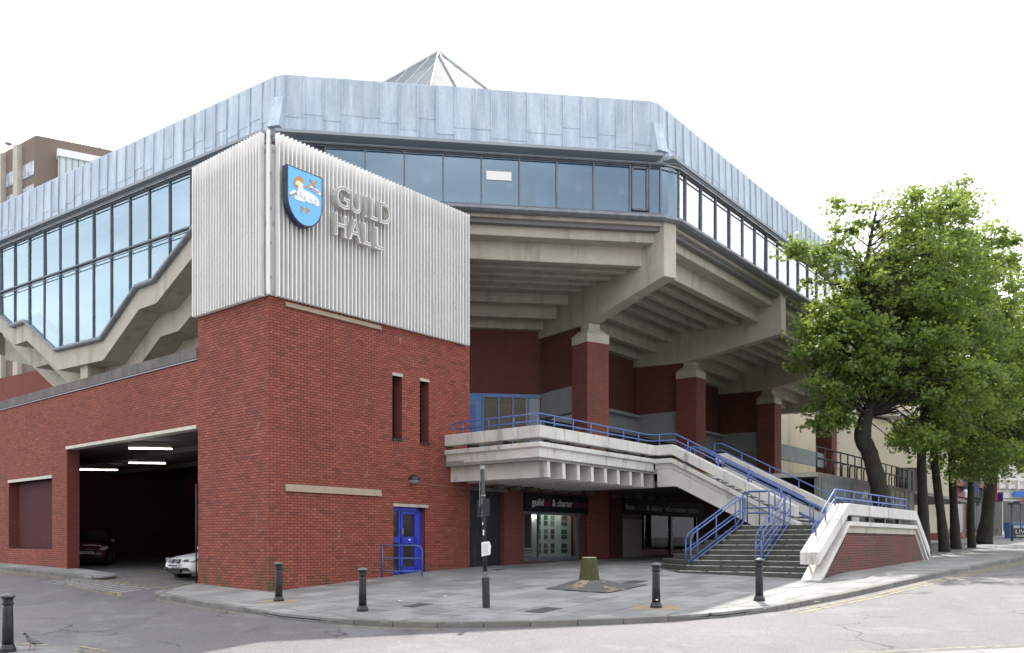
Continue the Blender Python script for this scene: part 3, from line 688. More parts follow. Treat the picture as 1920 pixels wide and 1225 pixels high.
# ------------------------------------------------------------------ street wall with the garage opening
gar = thing('garage_wall', 'long red brick street wall with the wide car park entrance', 'wall', (*FL(8, 0, 0)[:2], ground(*FL(8, 0, 0)[:2])))
GZ = 8.02; g_open = [(3.62, 12.58, .5, 6.03), (13.87, 18.0, 2.5, 5.05)]
wc = MB(); wall_panel(wc, FL, 3.62, 34, .8, GZ, g_open, t=-.02); build('wall_core', wc, M_mortar, gar, recalc=False)
FLw = frame(adv(T0, tLn, -.02), tL, tLn)
lay_bricks(gar, FLw, tL, 3.62, 27, 1.0, GZ, g_open, 300, M_brick)
far_b = MB(); wall_panel(far_b, FL, 27, 34, .8, GZ, [], t=-.012); build('wall_end', far_b, brick_tex_mat('brick_tL', tL, (.27, .06, .042), (.22, .05, .038), (.07, .033, .03)), gar, recalc=False)
mb = MB()
for k in range(34):
    s = 3.62 + k * .9; build('coping_stone', MB().fbox(FL, s + .006, s + .894, -.5, .05, GZ, GZ + .3), M_conc_dark, gar)
build('drip_strip', MB().fbox(FL, 3.62, 34, -.01, .035, GZ - .05, GZ - .012), mat('lead_drip', (.30, .31, .33), rough=.6), gar)
rv = MB(); D = -.44
for (a, b, c, d) in g_open:
    for s in (a, b): rv.add([FL(s, -.02, c), FL(s, D, c), FL(s, D, d), FL(s, -.02, d)], [(0, 1, 2, 3)])
    rv.add([FL(a, -.02, d), FL(b, -.02, d), FL(b, D, d), FL(a, D, d)], [(0, 1, 2, 3)])
rv.add([FL(13.87, -.02, 2.5), FL(18, -.02, 2.5), FL(18, D, 2.5), FL(13.87, D, 2.5)], [(0, 1, 2, 3)])
build('reveal', rv, brick_tex_mat('brick_tR', tR, (.22, .05, .036), (.18, .042, .033), (.06, .03, .027)), gar, recalc=False)
build('lintel', MB().fbox(FL, 3.7, 12.62, -.3, .03, 6.0, 6.10), mat('cream_trim', (.62, .58, .50), (.5, .47, .40), 3, .6), gar)
build('lintel', MB().fbox(FL, 13.85, 18.02, -.3, .03, 5.05, 5.16), MATS['cream_trim'], gar)
vg = thing('vent_grille', 'dark red slatted metal grille set in the brick wall', 'grille', FL(15.9, D, 2.5))
M_vent = mat('dark_red_metal', (.065, .008, .012), (.09, .011, .015), 4, .6)
sl_me = None
for k in range(27):
    s = 13.95 + k * .15; b = MB().hexa([FL(s, D + .02, 2.52), FL(s + .09, D + .09, 2.52), FL(s + .12, D + .09, 2.52), FL(s + .03, D + .0, 2.52), FL(s, D + .02, 5.0), FL(s + .09, D + .09, 5.0), FL(s + .12, D + .09, 5.0), FL(s + .03, D + .0, 5.0)])
    build('slat', b, M_vent, vg)
build('backing', MB().fbox(FL, 13.87, 18, D - .05, D - .01, 2.5, 5.05), mat('vent_back', (.03, .008, .01)), vg)
# car park interior
gi = thing('car_park_interior', 'dim car park interior seen through the wide entrance', 'car park', (*FL(8, -6, 0)[:2], ground(*FL(8, -6, 0)[:2])))
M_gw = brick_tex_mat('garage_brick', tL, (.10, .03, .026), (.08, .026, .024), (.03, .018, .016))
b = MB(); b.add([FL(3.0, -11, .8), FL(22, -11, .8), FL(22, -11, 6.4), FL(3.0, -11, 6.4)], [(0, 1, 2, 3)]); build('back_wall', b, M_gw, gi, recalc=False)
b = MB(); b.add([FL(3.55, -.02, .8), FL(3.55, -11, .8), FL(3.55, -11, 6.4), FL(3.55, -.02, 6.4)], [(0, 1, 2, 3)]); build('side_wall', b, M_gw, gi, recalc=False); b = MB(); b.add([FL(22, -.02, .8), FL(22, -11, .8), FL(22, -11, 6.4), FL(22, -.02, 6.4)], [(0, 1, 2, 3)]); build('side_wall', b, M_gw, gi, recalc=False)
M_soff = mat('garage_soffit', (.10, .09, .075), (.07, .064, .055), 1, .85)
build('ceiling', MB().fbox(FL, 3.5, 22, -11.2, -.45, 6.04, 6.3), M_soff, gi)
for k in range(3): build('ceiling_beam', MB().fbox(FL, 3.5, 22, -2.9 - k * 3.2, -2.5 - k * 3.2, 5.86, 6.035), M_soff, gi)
build('pillar', MB().fbox(FL, 8.2, 8.75, -8.4, -7.9, 1.0, 6.03), mat('grey_pillar', (.16, .18, .17), rough=.7), gi)
for s in (9.4, 6.9): build('door', MB().fbox(FL, s, s + 1.0, -10.98, -10.9, 1.8, 4.0), mat('dark_blue_door', (.015, .022, .05), rough=.5), gi)
build('notice_board', MB().fbox(FL, 5.2, 6.0, -10.98, -10.93, 3.0, 3.9), mat('notice_grey', (.10, .11, .10)), gi)
M_tube = emit_mat('tube_light', (1, .97, .86), 9)
for i, (s, t, z, ln, lab) in enumerate(((8.35, -.95, 5.88, 1.35, 'nearest and highest lit ceiling tube in the car park'), (13.7, -3.5, 5.88, 1.35, 'lit ceiling tube below and behind the nearest one'), (18.4, -3.7, 5.88, 1.5, 'lit ceiling tube beside the left brick pier'))):
    f = thing('tube_light', lab, 'lamp', FL(s, t, z), 'fluorescent tubes in the car park')
    a, c_ = FL(s, t, 0)[:2], None; dx = (hF[0], hF[1])
    Fd = frame(a, (.985, .17), (-.17, .985))
    build('batten', MB().fbox(Fd, -ln / 2, ln / 2, -.06, .06, 5.86, 6.035), mat('lamp_batten', (.16, .15, .13)), f)
    build('tube', MB().tube([Fd(-ln / 2, 0, 5.81), Fd(ln / 2, 0, 5.81)], .019, 8), M_tube, f)

# ------------------------------------------------------------------ the hall
hall = thing('concert_hall', 'large octagonal hall with lead fascia, glazed gallery and concrete brackets', 'building', (1.0, 40., 2.0))
ZS, ZG, ZT = 14.07, 15.95, 18.5
LL, LR, CH = 26., 33., .42
glz = [adv(P0, hL, LL), adv(P0, hL, CH), adv(P0, hF, CH), adv(P1, hF, -CH), adv(P1, hR, CH), adv(P1, hR, LR)]
segs = [(P0, hL, hLn, CH, LL), (P0, hF, hFn, CH, None), (P1, hR, hRn, CH, LR)]
FW = math.hypot(P1[0] - P0[0], P1[1] - P0[1])
Fl = frame(P0, hL, hLn); Ff = frame(P0, hF, hFn); Fr = frame(P1, hR, hRn)
def band(path, prof, name, m, **k):
    return build(name, MB().sweep(path, prof), m, hall, **k)
# plan path travels left to right, so "right of travel" is outward
path = lambda z: [(p[0], p[1], z) for p in glz]
band(path(0), rect(-.30, .10, 15.885, 15.94), 'gutter', M_tray)
band(path(0), rect(-.95, -.29, 15.88, 15.935), 'gutter_sole', M_lead)
build('gutter_rail', MB().tube([(p[0], p[1], 15.87) for p in [adv(adv(P0, hL, LL), hLn, .22), adv(P0, hL, .3, hLn, .22), adv(P0, hF, .3, hFn, .22), adv(P1, hF, -.3, hFn, .22), adv(P1, hF, -.02, hFn, .25), adv(P1, hR, .02, hRn, .25), adv(P1, hR, .3, hRn, .22), adv(P1, hR, LR, hRn, .22)]], .026, 6), M_frame, hall)
def rail_stub(F, s): build('rail_bracket', MB().tube([F(s, .08, 15.9), F(s, .16, 15.84), F(s, .22, 15.87)], .014, 5), M_frame, hall)
front_sill = [adv(P0, hL, 3.55), adv(P0, hL, CH), adv(P0, hF, CH), adv(P1, hF, -CH), adv(P1, hR, CH), adv(P1, hR, LR)]
band([(p[0], p[1], 0) for p in front_sill], [(-.3, ZS - .1), (.06, ZS - .1), (.18, ZS - .04), (.18, ZS + .05), (-.05, ZS + .10), (-.3, ZS + .10)], 'sill_tray', M_tray)
# fascia panels: each sheet its own piece with a rolled seam
def isect(o1, d1, o2, d2):
    den = d1[0] * d2[1] - d1[1] * d2[0]; s = ((o2[0] - o1[0]) * d2[1] - (o2[1] - o1[1]) * d2[0]) / den; return adv(o1, d1, s)
SB = .85
rr = random.Random(11)
def fascia(F, s0, s1, n, zb=15.94, slope=SB):
    w = (s1 - s0) / n
    for i in range(n):
        a, b = s0 + i * w, s0 + (i + 1) * w; zj = 17.15 + rr.uniform(-.35, .3)
        tz = lambda z: -.80 - .06 * (z - zb) / (ZT - zb)
        for (z0, z1, lift) in ((zb, zj, 0.), (zj - .02, ZT, .014)):
            p = MB(); g = .004
            q = [(a + g, z0), (b - g, z0), (b - g, z1), (a + g, z1)]
            p.prism([F(s, tz(z) - .03, z) for s, z in q], [F(s, tz(z) + lift + rr.uniform(-.003, .003), z) for s, z in q])
            r_ = .022; p.prism([F(s, tz(z) + .0, z) for s, z in ((a - r_, z0), (a + r_, z0), (a + r_, z1), (a - r_, z1))], [F(s, tz(z) + lift + .045, z) for s, z in ((a - r_, z0), (a + r_, z0), (a + r_, z1), (a - r_, z1))])
            build('lead_sheet', p, M_lead, hall)
fascia(Fl, .55, LL, 39); fascia(Ff, .55, FW - .55, 20); fascia(Fr, .55, 22, 33)
def corner_fascia(P, da, na, db, nb, sa, sb):
    # folded corner sheets with the projecting spout box
    def pt(d, n, s, z): t = -.80 - .06 * (z - 16.05) / (ZT - 16.05); q = adv(P, d, s, n, t); return (q[0], q[1], z)
    for z0, z1 in ((15.94, 17.1), (17.09, ZT)):
        k = .012 if z0 > 16.1 else 0
        a0, a1, b0, b1 = pt(da, na, sa, z0), pt(da, na, sa, z1), pt(db, nb, sb, z0), pt(db, nb, sb, z1)
        dn = Vector((na[0] + nb[0], na[1] + nb[1])).normalized(); o_ = lambda p, e: (p[0] + dn.x * e, p[1] + dn.y * e, p[2])
        build('lead_sheet', MB().prism([o_(p, -.04) for p in (a0, b0, b1, a1)], [o_(p, k) for p in (a0, b0, b1, a1)]), M_lead, hall)
    dn = Vector((na[0] + nb[0], na[1] + nb[1])).normalized(); tv = (-dn.y, dn.x); mid = adv(P, (dn.x, dn.y), -.98)
    Fc = frame(mid, tv, (dn.x, dn.y))
    bot, top = [], []
    w0, w1 = .23, .20
    sp = MB().hexa([Fc(-w0, -.3, 16.62), Fc(w0, -.3, 16.62), Fc(w0, .48, 16.62), Fc(-w0, .48, 16.62), Fc(-w1, -.5, 17.75), Fc(w1, -.5, 17.75), Fc(w1, .14, 17.75), Fc(-w1, .14, 17.75)])
    build('spout_box', sp, M_lead, hall)
    build('spout_throat', MB().fbox(Fc, -.2, .2, -.25, .35, 15.95, 16.63), mat('spout_shadow', (.25, .27, .30)), hall)
corner_fascia(P1, hF, hFn, hR, hRn, -.55, .55); corner_fascia(P0, hL, hLn, hF, hFn, .55, .55)
ins = SB + .05
topL = adv(adv(P0, hL, LL), hLn, -ins); tA = adv(P0, hL, .55, hLn, -ins); tB = adv(P0, hF, .55, hFn, -ins); tC = adv(P1, hF, -.55, hFn, -ins); tD = adv(P1, hR, .55, hRn, -ins); tE = adv(P1, hR, LR, hRn, -ins)
band([(p[0], p[1], 0) for p in (topL, tA, tB, tC, tD, tE)], rect(-.22, .05, ZT - .02, ZT + .05), 'fascia_capping', M_lead)
far1, far2 = adv(topL, hR, 34), adv(tE, hL, 34)
roof_poly = [topL, tA, tB, tC, tD, tE, far2, far1]
roof = build('roof', MB().prism([(p[0], p[1], ZT - .35) for p in roof_poly], [(p[0], p[1], ZT - .05) for p in roof_poly]), M_lead, hall)
bw = MB()
for a, b in ((adv(P0, hL, LL), far1), (far1, far2), (far2, adv(P1, hR, LR))): zq = 4 if a == far1 else 12.6; bw.add([(a[0], a[1], zq), (b[0], b[1], zq), (b[0], b[1], ZT - .36), (a[0], a[1], ZT - .36)], [(0, 1, 2, 3)])
build('rear_wall', bw, M_conc, hall, recalc=False)
# back slope behind the far right fascia (beyond the panels)
bk = MB(); bk.add([Fr(22, -.82, 16.05), Fr(LR, -.82, 16.05), Fr(LR, -.9, ZT), Fr(22, -.9, ZT)], [(0, 1, 2, 3)]); build('fascia_end', bk, M_lead, hall, recalc=False)
# lantern pyramid
ax, ay, az = -3.68, 46., 27.25
m_, w_, l_, h_ = 5.0, .8, 16., 4.7
pc = (ax + m_ * hFn[0], ay + m_ * hFn[1]); pA = adv(pc, hF, -w_); pB = adv(pc, hF, w_); pD = adv(pA, hL, l_); pE = adv(pB, hR, l_)
pG = adv(pD, (-hFn[0], -hFn[1]), .1); pcx = (2 * ax - pc[0], 2 * ay - pc[1])
ring = [pA, pB, pE, adv(pE, hL, l_ + 1.5), adv(pD, hR, l_ + 1.5), pD]
zb_ = az - h_
pyr = MB(); apex = (ax, ay, az)
for a, b in zip(ring, ring[1:] + ring[:1]):
    pyr.add([(a[0], a[1], zb_), (b[0], b[1], zb_), apex], [(0, 1, 2)]); pyr.add([(a[0], a[1], ZT - .1), (b[0], b[1], ZT - .1), (b[0], b[1], zb_), (a[0], a[1], zb_)], [(0, 1, 2, 3)])
lan = build('lantern_roof', pyr, mat('lead_bright', (.135, .155, .17), (.17, .19, .205), 1.5, .7, vec=(1, 1, .4), stain=(.09, .10, .12), stain_scale=1.4), hall, recalc=False); fix(lan.data)
for p in (pA, pB, pD, pE): build('ridge_roll', MB().tube([(p[0], p[1], zb_ + .05), (ax, ay, az + .07)], .10 if p in (pD, pE) else .03, 6), M_louvre, lan)
for (a, b, n) in ((pA, pD, 14), (pB, pE, 14)):
    for k in range(1, n):
        f = k / n; q = (a[0] + (b[0] - a[0]) * f, a[1] + (b[1] - a[1]) * f, zb_)
        # seams run up the slope, square to the eaves, until they meet a hip
        e = Vector((b[0] - a[0], b[1] - a[1], 0)).normalized(); mid_ = Vector((a[0] + e.x * ((ax - a[0]) * e.x + (ay - a[1]) * e.y), a[1] + e.y * ((ax - a[0]) * e.x + (ay - a[1]) * e.y), zb_)); up = Vector(apex) - mid_
        tm = ((ax - a[0]) * e.x + (ay - a[1]) * e.y); sk = f * Vector((b[0] - a[0], b[1] - a[1], 0)).length; l__ = Vector((b[0] - a[0], b[1] - a[1], 0)).length
        kk = sk / tm if sk < tm and tm > 0 else (l__ - sk) / max(l__ - tm, .01); kk = max(0, min(1, kk))
        if kk < .05: continue
        e1 = Vector(q) + up * kk; build('seam', MB().tube([q, tuple(e1)], .03, 4), M_lead, lan)
# glazing
MOD = 1.3
def pane(F, poly, m, par, t=-.02):
    e1, e2, s0_ = rr.uniform(-.006, .006), rr.uniform(-.006, .006), poly[0][0]; tt = lambda s, z: t + e1 * (s - s0_) + e2 * (z - ZG)
    build('pane', MB().prism([F(s, tt(s, z) - .012, z) for s, z in poly], [F(s, tt(s, z), z) for s, z in poly]), m, par)
def mullion(F, s, z0, z1, par, w=.026, m=M_frame): build('mullion', MB().fbox(F, s - w, s + w, -.06, .04, z0, z1), m, par)
gl = build('gallery_glazing', MB().fbox(Ff, CH, FW - CH, -.1, .03, ZG - .12, ZG - .07).fbox(Ff, CH, FW - CH, -.1, .03, ZS + .1, ZS + .15), M_frame, hall)
mul = []; s = FW - .86
sF = [FW - .45, FW - .86 - .0] + [FW - 1.55 - MOD * k for k in range(9)]
sF = sorted([x for x in sF if x > .4])
for a, b in zip(sF[:-1], sF[1:]): pane(Ff, [(a, ZS + .1), (b, ZS + .1), (b, ZG - .08), (a, ZG - .08)], M_glass, gl)
for s in sF: mullion(Ff, s, ZS + .1, ZG - .08, gl)
a, b = sF[-3], sF[-2]
build('casement', MB().fbox(Ff, a + .05, a + .11, -.05, .06, ZS + .2, ZG - .16).fbox(Ff, b - .11, b - .05, -.05, .06, ZS + .2, ZG - .16).fbox(Ff, a + .05, b - .05, -.05, .06, ZG - .22, ZG - .16).fbox(Ff, a + .05, b - .05, -.05, .06, ZS + .2, ZS + .26), M_frame, gl)
for k in range(10): rail_stub(Ff, 1.2 + k * MOD)
# rounded corner glass
cp = [adv(P1, hF, -CH), adv(adv(P1, hF, -.16), hFn, -.05), adv(adv(P1, hR, .16), hRn, -.05), adv(P1, hR, CH)]
cg = MB()
for a, b in zip(cp[:-1], cp[1:]): cg.add([(a[0], a[1], ZS + .1), (b[0], b[1], ZS + .1), (b[0], b[1], ZG - .08), (a[0], a[1], ZG - .08)], [(0, 1, 2, 3)])
build('corner_pane', cg, M_glass, gl, recalc=False)
sR = [CH] + [CH + .55 + MOD * k for k in range(0, 26)]
glr = build('side_glazing', MB().fbox(Fr, CH, LR - 1, -.1, .03, ZG - .12, ZG - .07).fbox(Fr, CH, LR - 1, -.1, .03, ZS + .1, ZS + .15), M_frame, hall)
for a, b in zip(sR[:-1], sR[1:]): pane(Fr, [(a, ZS + .1), (b, ZS + .1), (b, ZG - .08), (a, ZG - .08)], M_glass_r, glr)
for s in sR: mullion(Fr, s, ZS + .1, ZG - .08, glr)
for s in sR[1:18]: rail_stub(Fr, s)
# left side: stair windows with a stepped lower edge
ZIG = [(.4, ZS + .1), (3.55, ZS + .05), (4.06, 13.79), (6.39, 12.45), (7.56, 12.39), (10.05, 10.77), (13.59, 10.77), (16.21, 12.34), (17.37, 12.3), (19.9, 13.79), (20.4, ZS + .05), (26, ZS + .1)]
def zig(s):
    for (a, za), (b, zb) in zip(ZIG[:-1], ZIG[1:]):
        if a <= s <= b: return za + (zb - za) * (s - a) / (b - a)
    return ZS
gll = build('stair_window', MB().fbox(Fl, CH, LL - .3, -.1, .04, ZG - .12, ZG - .05).fbox(Fl, 3.9, 20, -.09, .06, 13.88, 13.94), M_frame, hall)
build('handrail', MB().tube([Fl(3.95, .1, 13.72), Fl(20, .1, 13.72)], .022, 6), M_frame, gll)
sL = [4.09 + MOD * (k - 3) for k in range(19)]
for a, b in zip(sL[:-1], sL[1:]):
    lo = [(x, z) for x, z in [(a, zig(a))] + [q for q in ZIG if a < q[0] < b] + [(b, zig(b))]]
    if min(z for _, z in lo) > 13.6: pane(Fl, lo + [(b, ZG - .06), (a, ZG - .06)], M_glass_l, gll)
    else:
        pane(Fl, [(a, 13.92), (b, 13.92), (b, ZG - .06), (a, ZG - .06)], M_glass_l, gll)
        lo2 = [(x, min(z, 13.89)) for x, z in lo]; pane(Fl, lo2 + [(b, 13.9), (a, 13.9)], M_glass_l, gll)
for s in sL:
    mullion(Fl, s, zig(s), ZG - .06, gll, .02)
    if 3 < s < 21: build('rail_clip', MB().tube([Fl(s, .04, 13.80), Fl(s, .1, 13.78), Fl(s, .1, 13.71)], .016, 5), M_frame, gll)
for s in sL: rail_stub(Fl, s)
build('stair_tray', MB().sweep([(*Fl(s, 0, 0)[:2], z) for s, z in ZIG[1:-1][::-1]], [(-.1, -.11), (.05, -.11), (.10, -.06), (.10, .03), (-.1, .05)]), M_tray, hall)
# zig-zag concrete beams under the stair window
def zigbeam(dz0, dz1, t0, t1, shift, name):
    pts = [(s, z) for s, z in ZIG[1:-1]]; mid = 11.82
    up = [(s + (shift if s > mid else -shift) * 0, z) for s, z in pts]
    b_ = MB()
    for (sa, za), (sb, zb) in zip(up[:-1], up[1:]):
        b_.hexa([Fl(sa, t0, za + dz0), Fl(sb, t0, zb + dz0), Fl(sb, t1, zb + dz0), Fl(sa, t1, za + dz0), Fl(sa, t0, za + dz1), Fl(sb, t0, zb + dz1), Fl(sb, t1, zb + dz1), Fl(sa, t1, za + dz1)])
    bm = bmesh.new()
    return build(name, b_, M_conc, hall)
zigbeam(-.86, -.12, -1.0, -.10, 0, 'stair_beam'); zigbeam(-1.72, -.80, -2.0, -1.02, 0, 'stair_beam'); zigbeam(-2.6, -1.6, -3.0, -2.02, 0, 'stair_beam')
# interior of the gallery
M_in = mat('gallery_wall', (.62, .68, .74), (.52, .58, .64), .5, .8); M_in2 = mat('gallery_ceiling', (.30, .33, .36), rough=.8); M_inf = mat('gallery_floor', (.18, .18, .19), rough=.6)
gi_ = MB().fbox(Ff, -1, FW + 1.5, -5.2, -5.0, 14.0, 16.6).fbox(Fr, -1, LR, -5.2, -5.0, 14.0, 16.6); build('gallery_back_wall', gi_, M_in, hall)
gbp = [(s, z - .25) for s, z in ZIG] + [(26, 16.6), (.4, 16.6)]
build('gallery_back_wall', MB().prism([Fl(s, -2.9, z) for s, z in gbp], [Fl(s, -2.75, z) for s, z in gbp]), mat('stair_back_wall', (.62, .68, .70), (.52, .60, .64), .6, .8), hall)
build('gallery_floor', MB().fbox(Ff, .3, FW - .3, -5.0, -.35, 13.72, 14.02).fbox(Fr, .3, LR, -5.0, -.35, 13.71, 14.01), M_inf, hall)
build('gallery_ceiling', MB().fbox(Ff, .3, FW - .3, -5.0, -.12, 16.3, 16.4).fbox(Fr, .3, LR, -5.0, -.12, 16.31, 16.41).fbox(Fl, .3, LL, -4.0, -.12, 16.32, 16.42), M_in2, hall)
for s in (2.2, 4.9, 7.4, 9.6, 11.8): build('inner_post', MB().fbox(Ff, s, s + .16, -4.9, -4.6, 14.02, 16.3), M_louvre, hall)
build('inner_rail', MB().fbox(Ff, .6, FW - .6, -4.4, -4.35, 14.75, 14.85), M_louvre, hall)
for s in (5.4, 8.4, 11.0, 12.6): build('inner_lamp', MB().lathe([(.02, .3), (.12, .2), (.14, 0), (.1, -.1), (.02, -.12)], Ff(s, -2.2, 15.75), 12), mat('opal_lamp', (.75, .75, .72), rough=.4), hall, smooth=True)
build('paper_sheet', MB().fbox(Ff, FW - 6.58, FW - 5.72, .004, .009, 15.05, 15.35), M_louvre, hall)
# straight concrete beams, stepping down and in
BEAMS = [(.62, 1.3, 13.38, 14.0), (1.25, 1.62, 12.73, 13.5), (2.07, 2.4, 12.72, 13.42), (2.98, 3.3, 12.72, 13.42), (3.84, 4.16, 12.72, 13.42), (4.73, 5.05, 12.72, 13.42), (5.62, 5.95, 12.4, 13.2), (6.43, 6.78, 12.0, 12.9), (7.34, 7.9, 11.74, 12.6)]
for i, (t0, t1, z0, z1) in enumerate(BEAMS):
    k = math.tan(math.radians(22.5))
    build('beam', MB().fbox(Ff, t0 * k + .05, FW - t0 * k - .05, -t1, -t0, z0, z1), M_conc, hall, bevel=.015)
    build('beam', MB().fbox(Fr, t0 * k + .05, LR - 1, -t1, -t0, z0, z1), M_conc, hall, bevel=.015)
cs = MB()
for F, ln in ((Ff, FW), (Fr, LR - 1)):
    cs.fbox(F, .3, ln - .3, -5.7, -.66, 13.40, 13.6).fbox(F, 2.3, ln - 2.3, -8.0, -5.6, 12.62, 12.8)
    cs.fbox(F, .2, ln - .2, -.66, -.2, 13.86, 13.99)
build('soffit', cs, M_conc, hall)
PROF = [(-.1, 14.0), (-.1, 12.07), (.05, 12.06), (4.7, 11.34), (8.1, 11.42), (8.1, 13.45), (1.2, 13.98)]
def bracket(o, d, hw=.28):
    n = (d[1], -d[0]); F = frame(o, d, n)
    build('bracket', MB().prism([F(s, -hw, z) for s, z in PROF], [F(s, hw, z) for s, z in PROF]), M_conc, hall, bevel=.02)
def column(c, d, zb):
    F = frame(c, d, (d[1], -d[0])); ang = d
    col = build('column', MB().fbox(F, -.52, .52, -.52, .52, zb, 10.55), brick_tex_mat('column_brick_%d' % int(c[0] * 100), (d[0] * .7 + d[1] * .714, d[1] * .7 - d[0] * .714), (.23, .066, .05), (.18, .055, .043), (.05, .026, .024)), hall)
    cap = MB().fbox(F, -.53, .53, -.53, .53, 10.552, 10.88)
    q = lambda w, z: [F(-w, -w, z), F(w, -w, z), F(w, w, z), F(-w, w, z)]
    cap.prism(q(.53, 10.88), q(.27, 11.16)); cap.prism(q(.27, 11.162), q(.26, 11.36)); build('capital', cap, M_conc, col)
dg = (-.514, .858)
bracket((5.53, 32.5), dg); column((3.11, 36.5), dg, 1.5)
din = (-hRn[0], -hRn[1])
for k in range(3):
    s = 11.35 + k * 10.1; bracket(Fr(s, -.3, 0)[:2], din); column(Fr(s, -4.75, 0)[:2], din, 1.5)
dg0 = (.244, .970); bracket((P0[0] + .05, P0[1] + .3), dg0)
bl = frame(Fl(11.82, -.32, 0)[:2], (-hLn[0], -hLn[1]), hL)
build('bracket', MB().prism([bl(s, -.28, z) for s, z in ((-.05, 10.62), (-.05, 8.2), (5, 7.4), (8.2, 7.6), (8.2, 10.6))], [bl(s, .28, z) for s, z in ((-.05, 10.62), (-.05, 8.2), (5, 7.4), (8.2, 7.6), (8.2, 10.6))]), M_conc, hall, bevel=.02)
build('cross_beam', MB().hexa([Fl(12.2, -4.0, 9.4), Fl(25, -4.0, 12.2), Fl(25, -3.2, 12.2), Fl(12.2, -3.2, 9.4), Fl(12.2, -4.0, 10.4), Fl(25, -4.0, 13.6), Fl(25, -3.2, 13.6), Fl(12.2, -3.2, 10.4)]), M_conc, hall)
build('cross_beam', MB().hexa([Fl(2.0, -4.0, 12.0), Fl(9.6, -4.0, 8.2), Fl(9.6, -3.3, 8.2), Fl(2.0, -3.3, 12.0), Fl(2.0, -4.0, 13.0), Fl(9.6, -4.0, 9.3), Fl(9.6, -3.3, 9.3), Fl(2.0, -3.3, 13.0)]), M_conc, hall)
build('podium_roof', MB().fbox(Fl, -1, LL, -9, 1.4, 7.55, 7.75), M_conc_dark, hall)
# inner brick walls
OFF = 7.72; kk = OFF * math.tan(math.radians(22.5))
BT_F = brick_tex_mat('brick_hF', hF, (.19, .06, .048), (.15, .05, .041), (.045, .024, .022)); BT_R = brick_tex_mat('brick_hR', hR, (.16, .052, .043), (.125, .044, .037), (.04, .023, .021))
BT_L = brick_tex_mat('brick_hL', hL, (.24, .055, .042), (.19, .047, .037), (.065, .032, .029))
w = MB(); wall_panel(w, Ff, kk - 6, FW - kk, 9.04, 12.65, [], t=-OFF); build('inner_wall', w, BT_F, hall, recalc=False)
w = MB(); wall_panel(w, Ff, kk - 6, FW - kk - 2.75, 4.5, 9.04, [], t=-OFF); build('inner_wall', w, BT_F, hall, recalc=False)
w = MB(); wall_panel(w, Fr, kk, 30.6, 9.0, 12.65, [], t=-OFF); build('inner_wall', w, BT_R, hall, recalc=False)
w = MB(); wall_panel(w, Fl, kk, 36, 5, 13, [], t=-OFF); build('inner_wall', w, BT_L, hall, recalc=False)
build('inner_infill', MB().fbox(Fl, 2, 26, -OFF - .2, -OFF - .05, 7.7, 9.6), mat('blue_dark_glazing', (.02, .035, .09), rough=.1), hall)
k1 = math.tan(math.radians(22.5)); cA = Ff(FW - 8.3 * k1 - .6, -10.6, 0)[:2]
corep = [Fl(25, -8.0, 0)[:2], Fl(8.0 * k1, -8.0, 0)[:2], Ff(8.0 * k1, -10.6, 0)[:2], cA, Fr(8.3 * k1 + .5, -8.3, 0)[:2], Fr(30.6, -8.3, 0)[:2], Fr(30.6, -32, 0)[:2]]
build('hall_dark_filler', MB().prism([(x, y, 4.6) for x, y in corep], [(x, y, 12.64) for x, y in corep]), M_dark, hall)  # added dark block, keeps bright sky from showing through the hall
M_panel = mat('grey_panel', (.28, .31, .325), (.23, .255, .27), 1.2, .7)
C1 = Ff(FW - kk, -OFF, 0)[:2]
Fd = frame(C1, (-dg[0], -dg[1]), (-dg[1], dg[0]))
def fin_wall(F, ln, m):
    build('fin_wall', MB().fbox(F, .05, ln, -.15, .15, 9.05, 11.45), m, hall); build('panel', MB().fbox(F, .05, ln, -.19, .19, 8.0, 9.05), M_panel, hall)
fin_wall(Fd, 2.7, BT_R)
for k in range(3):
    s = 11.35 + k * 10.1; o_ = Fr(s, -OFF, 0)[:2]
    if k == 2: build('panel', MB().fbox(Fr, 22, 31.2, -4.9, -4.7, 7.6, 8.5), M_panel, hall); build('lower_glazing', MB().fbox(Fr, 21.65, 30.6, -OFF - .25, -OFF - .18, 5.2, 9.0), MATS['dark_recess'], hall); continue
    fin_wall(frame(o_, hRn, hR), 2.5, BT_F)
    a = kk if k == 0 else s - 10.1 + .2
    build('panel', MB().fbox(Fr, a, s - .2, -OFF - .1, -OFF + .12, 8.0, 8.86), M_panel, hall); build('ledge', MB().fbox(Fr, a, s - .2, -OFF - .1, -OFF + .42, 8.86, 9.0), M_panel, hall)
    build('lower_glazing', MB().fbox(Fr, a, s - .2, -OFF - .25, -OFF - .18, 5.2, 8.0), mat('dark_recess', (.025, .025, .028), (.04, .038, .038), 1.5, .6, spec=.2), hall)
# blue entrance screen on the terrace
es = thing('entrance_screen', 'light blue framed glass entrance screen behind the terrace railing', 'entrance', Ff(FW - kk - 1.3, -OFF, 5.3))
e0, e1 = FW - kk - 4.4, FW - kk + .02
fr = MB().fbox(Ff, e0, e1, -OFF - .02, -OFF + .10, 8.88, 9.03).fbox(Ff, e0, e1, -OFF - .02, -OFF + .10, 6.55, 6.65)
for x in (e0 + .9, e1 - 2.67, e1 - 2.0, e1 - 1.39, e1 - .70, e1 - .07): fr.fbox(Ff, x, x + .07, -OFF - .02, -OFF + .12, 5.3, 9.0)
build('frame', fr, M_bluelight, es)
build('door', MB().fbox(Ff, e1 - 3.35, e1 - 2.69, -OFF + .0, -OFF + .09, 5.3, 8.88), M_bluelight, es); build('door_panel', MB().fbox(Ff, e1 - 3.3, e1 - 2.95, -OFF + .09, -OFF + .11, 5.4, 8.55), mat('mid_blue', (.09, .15, .42), rough=.5), es)
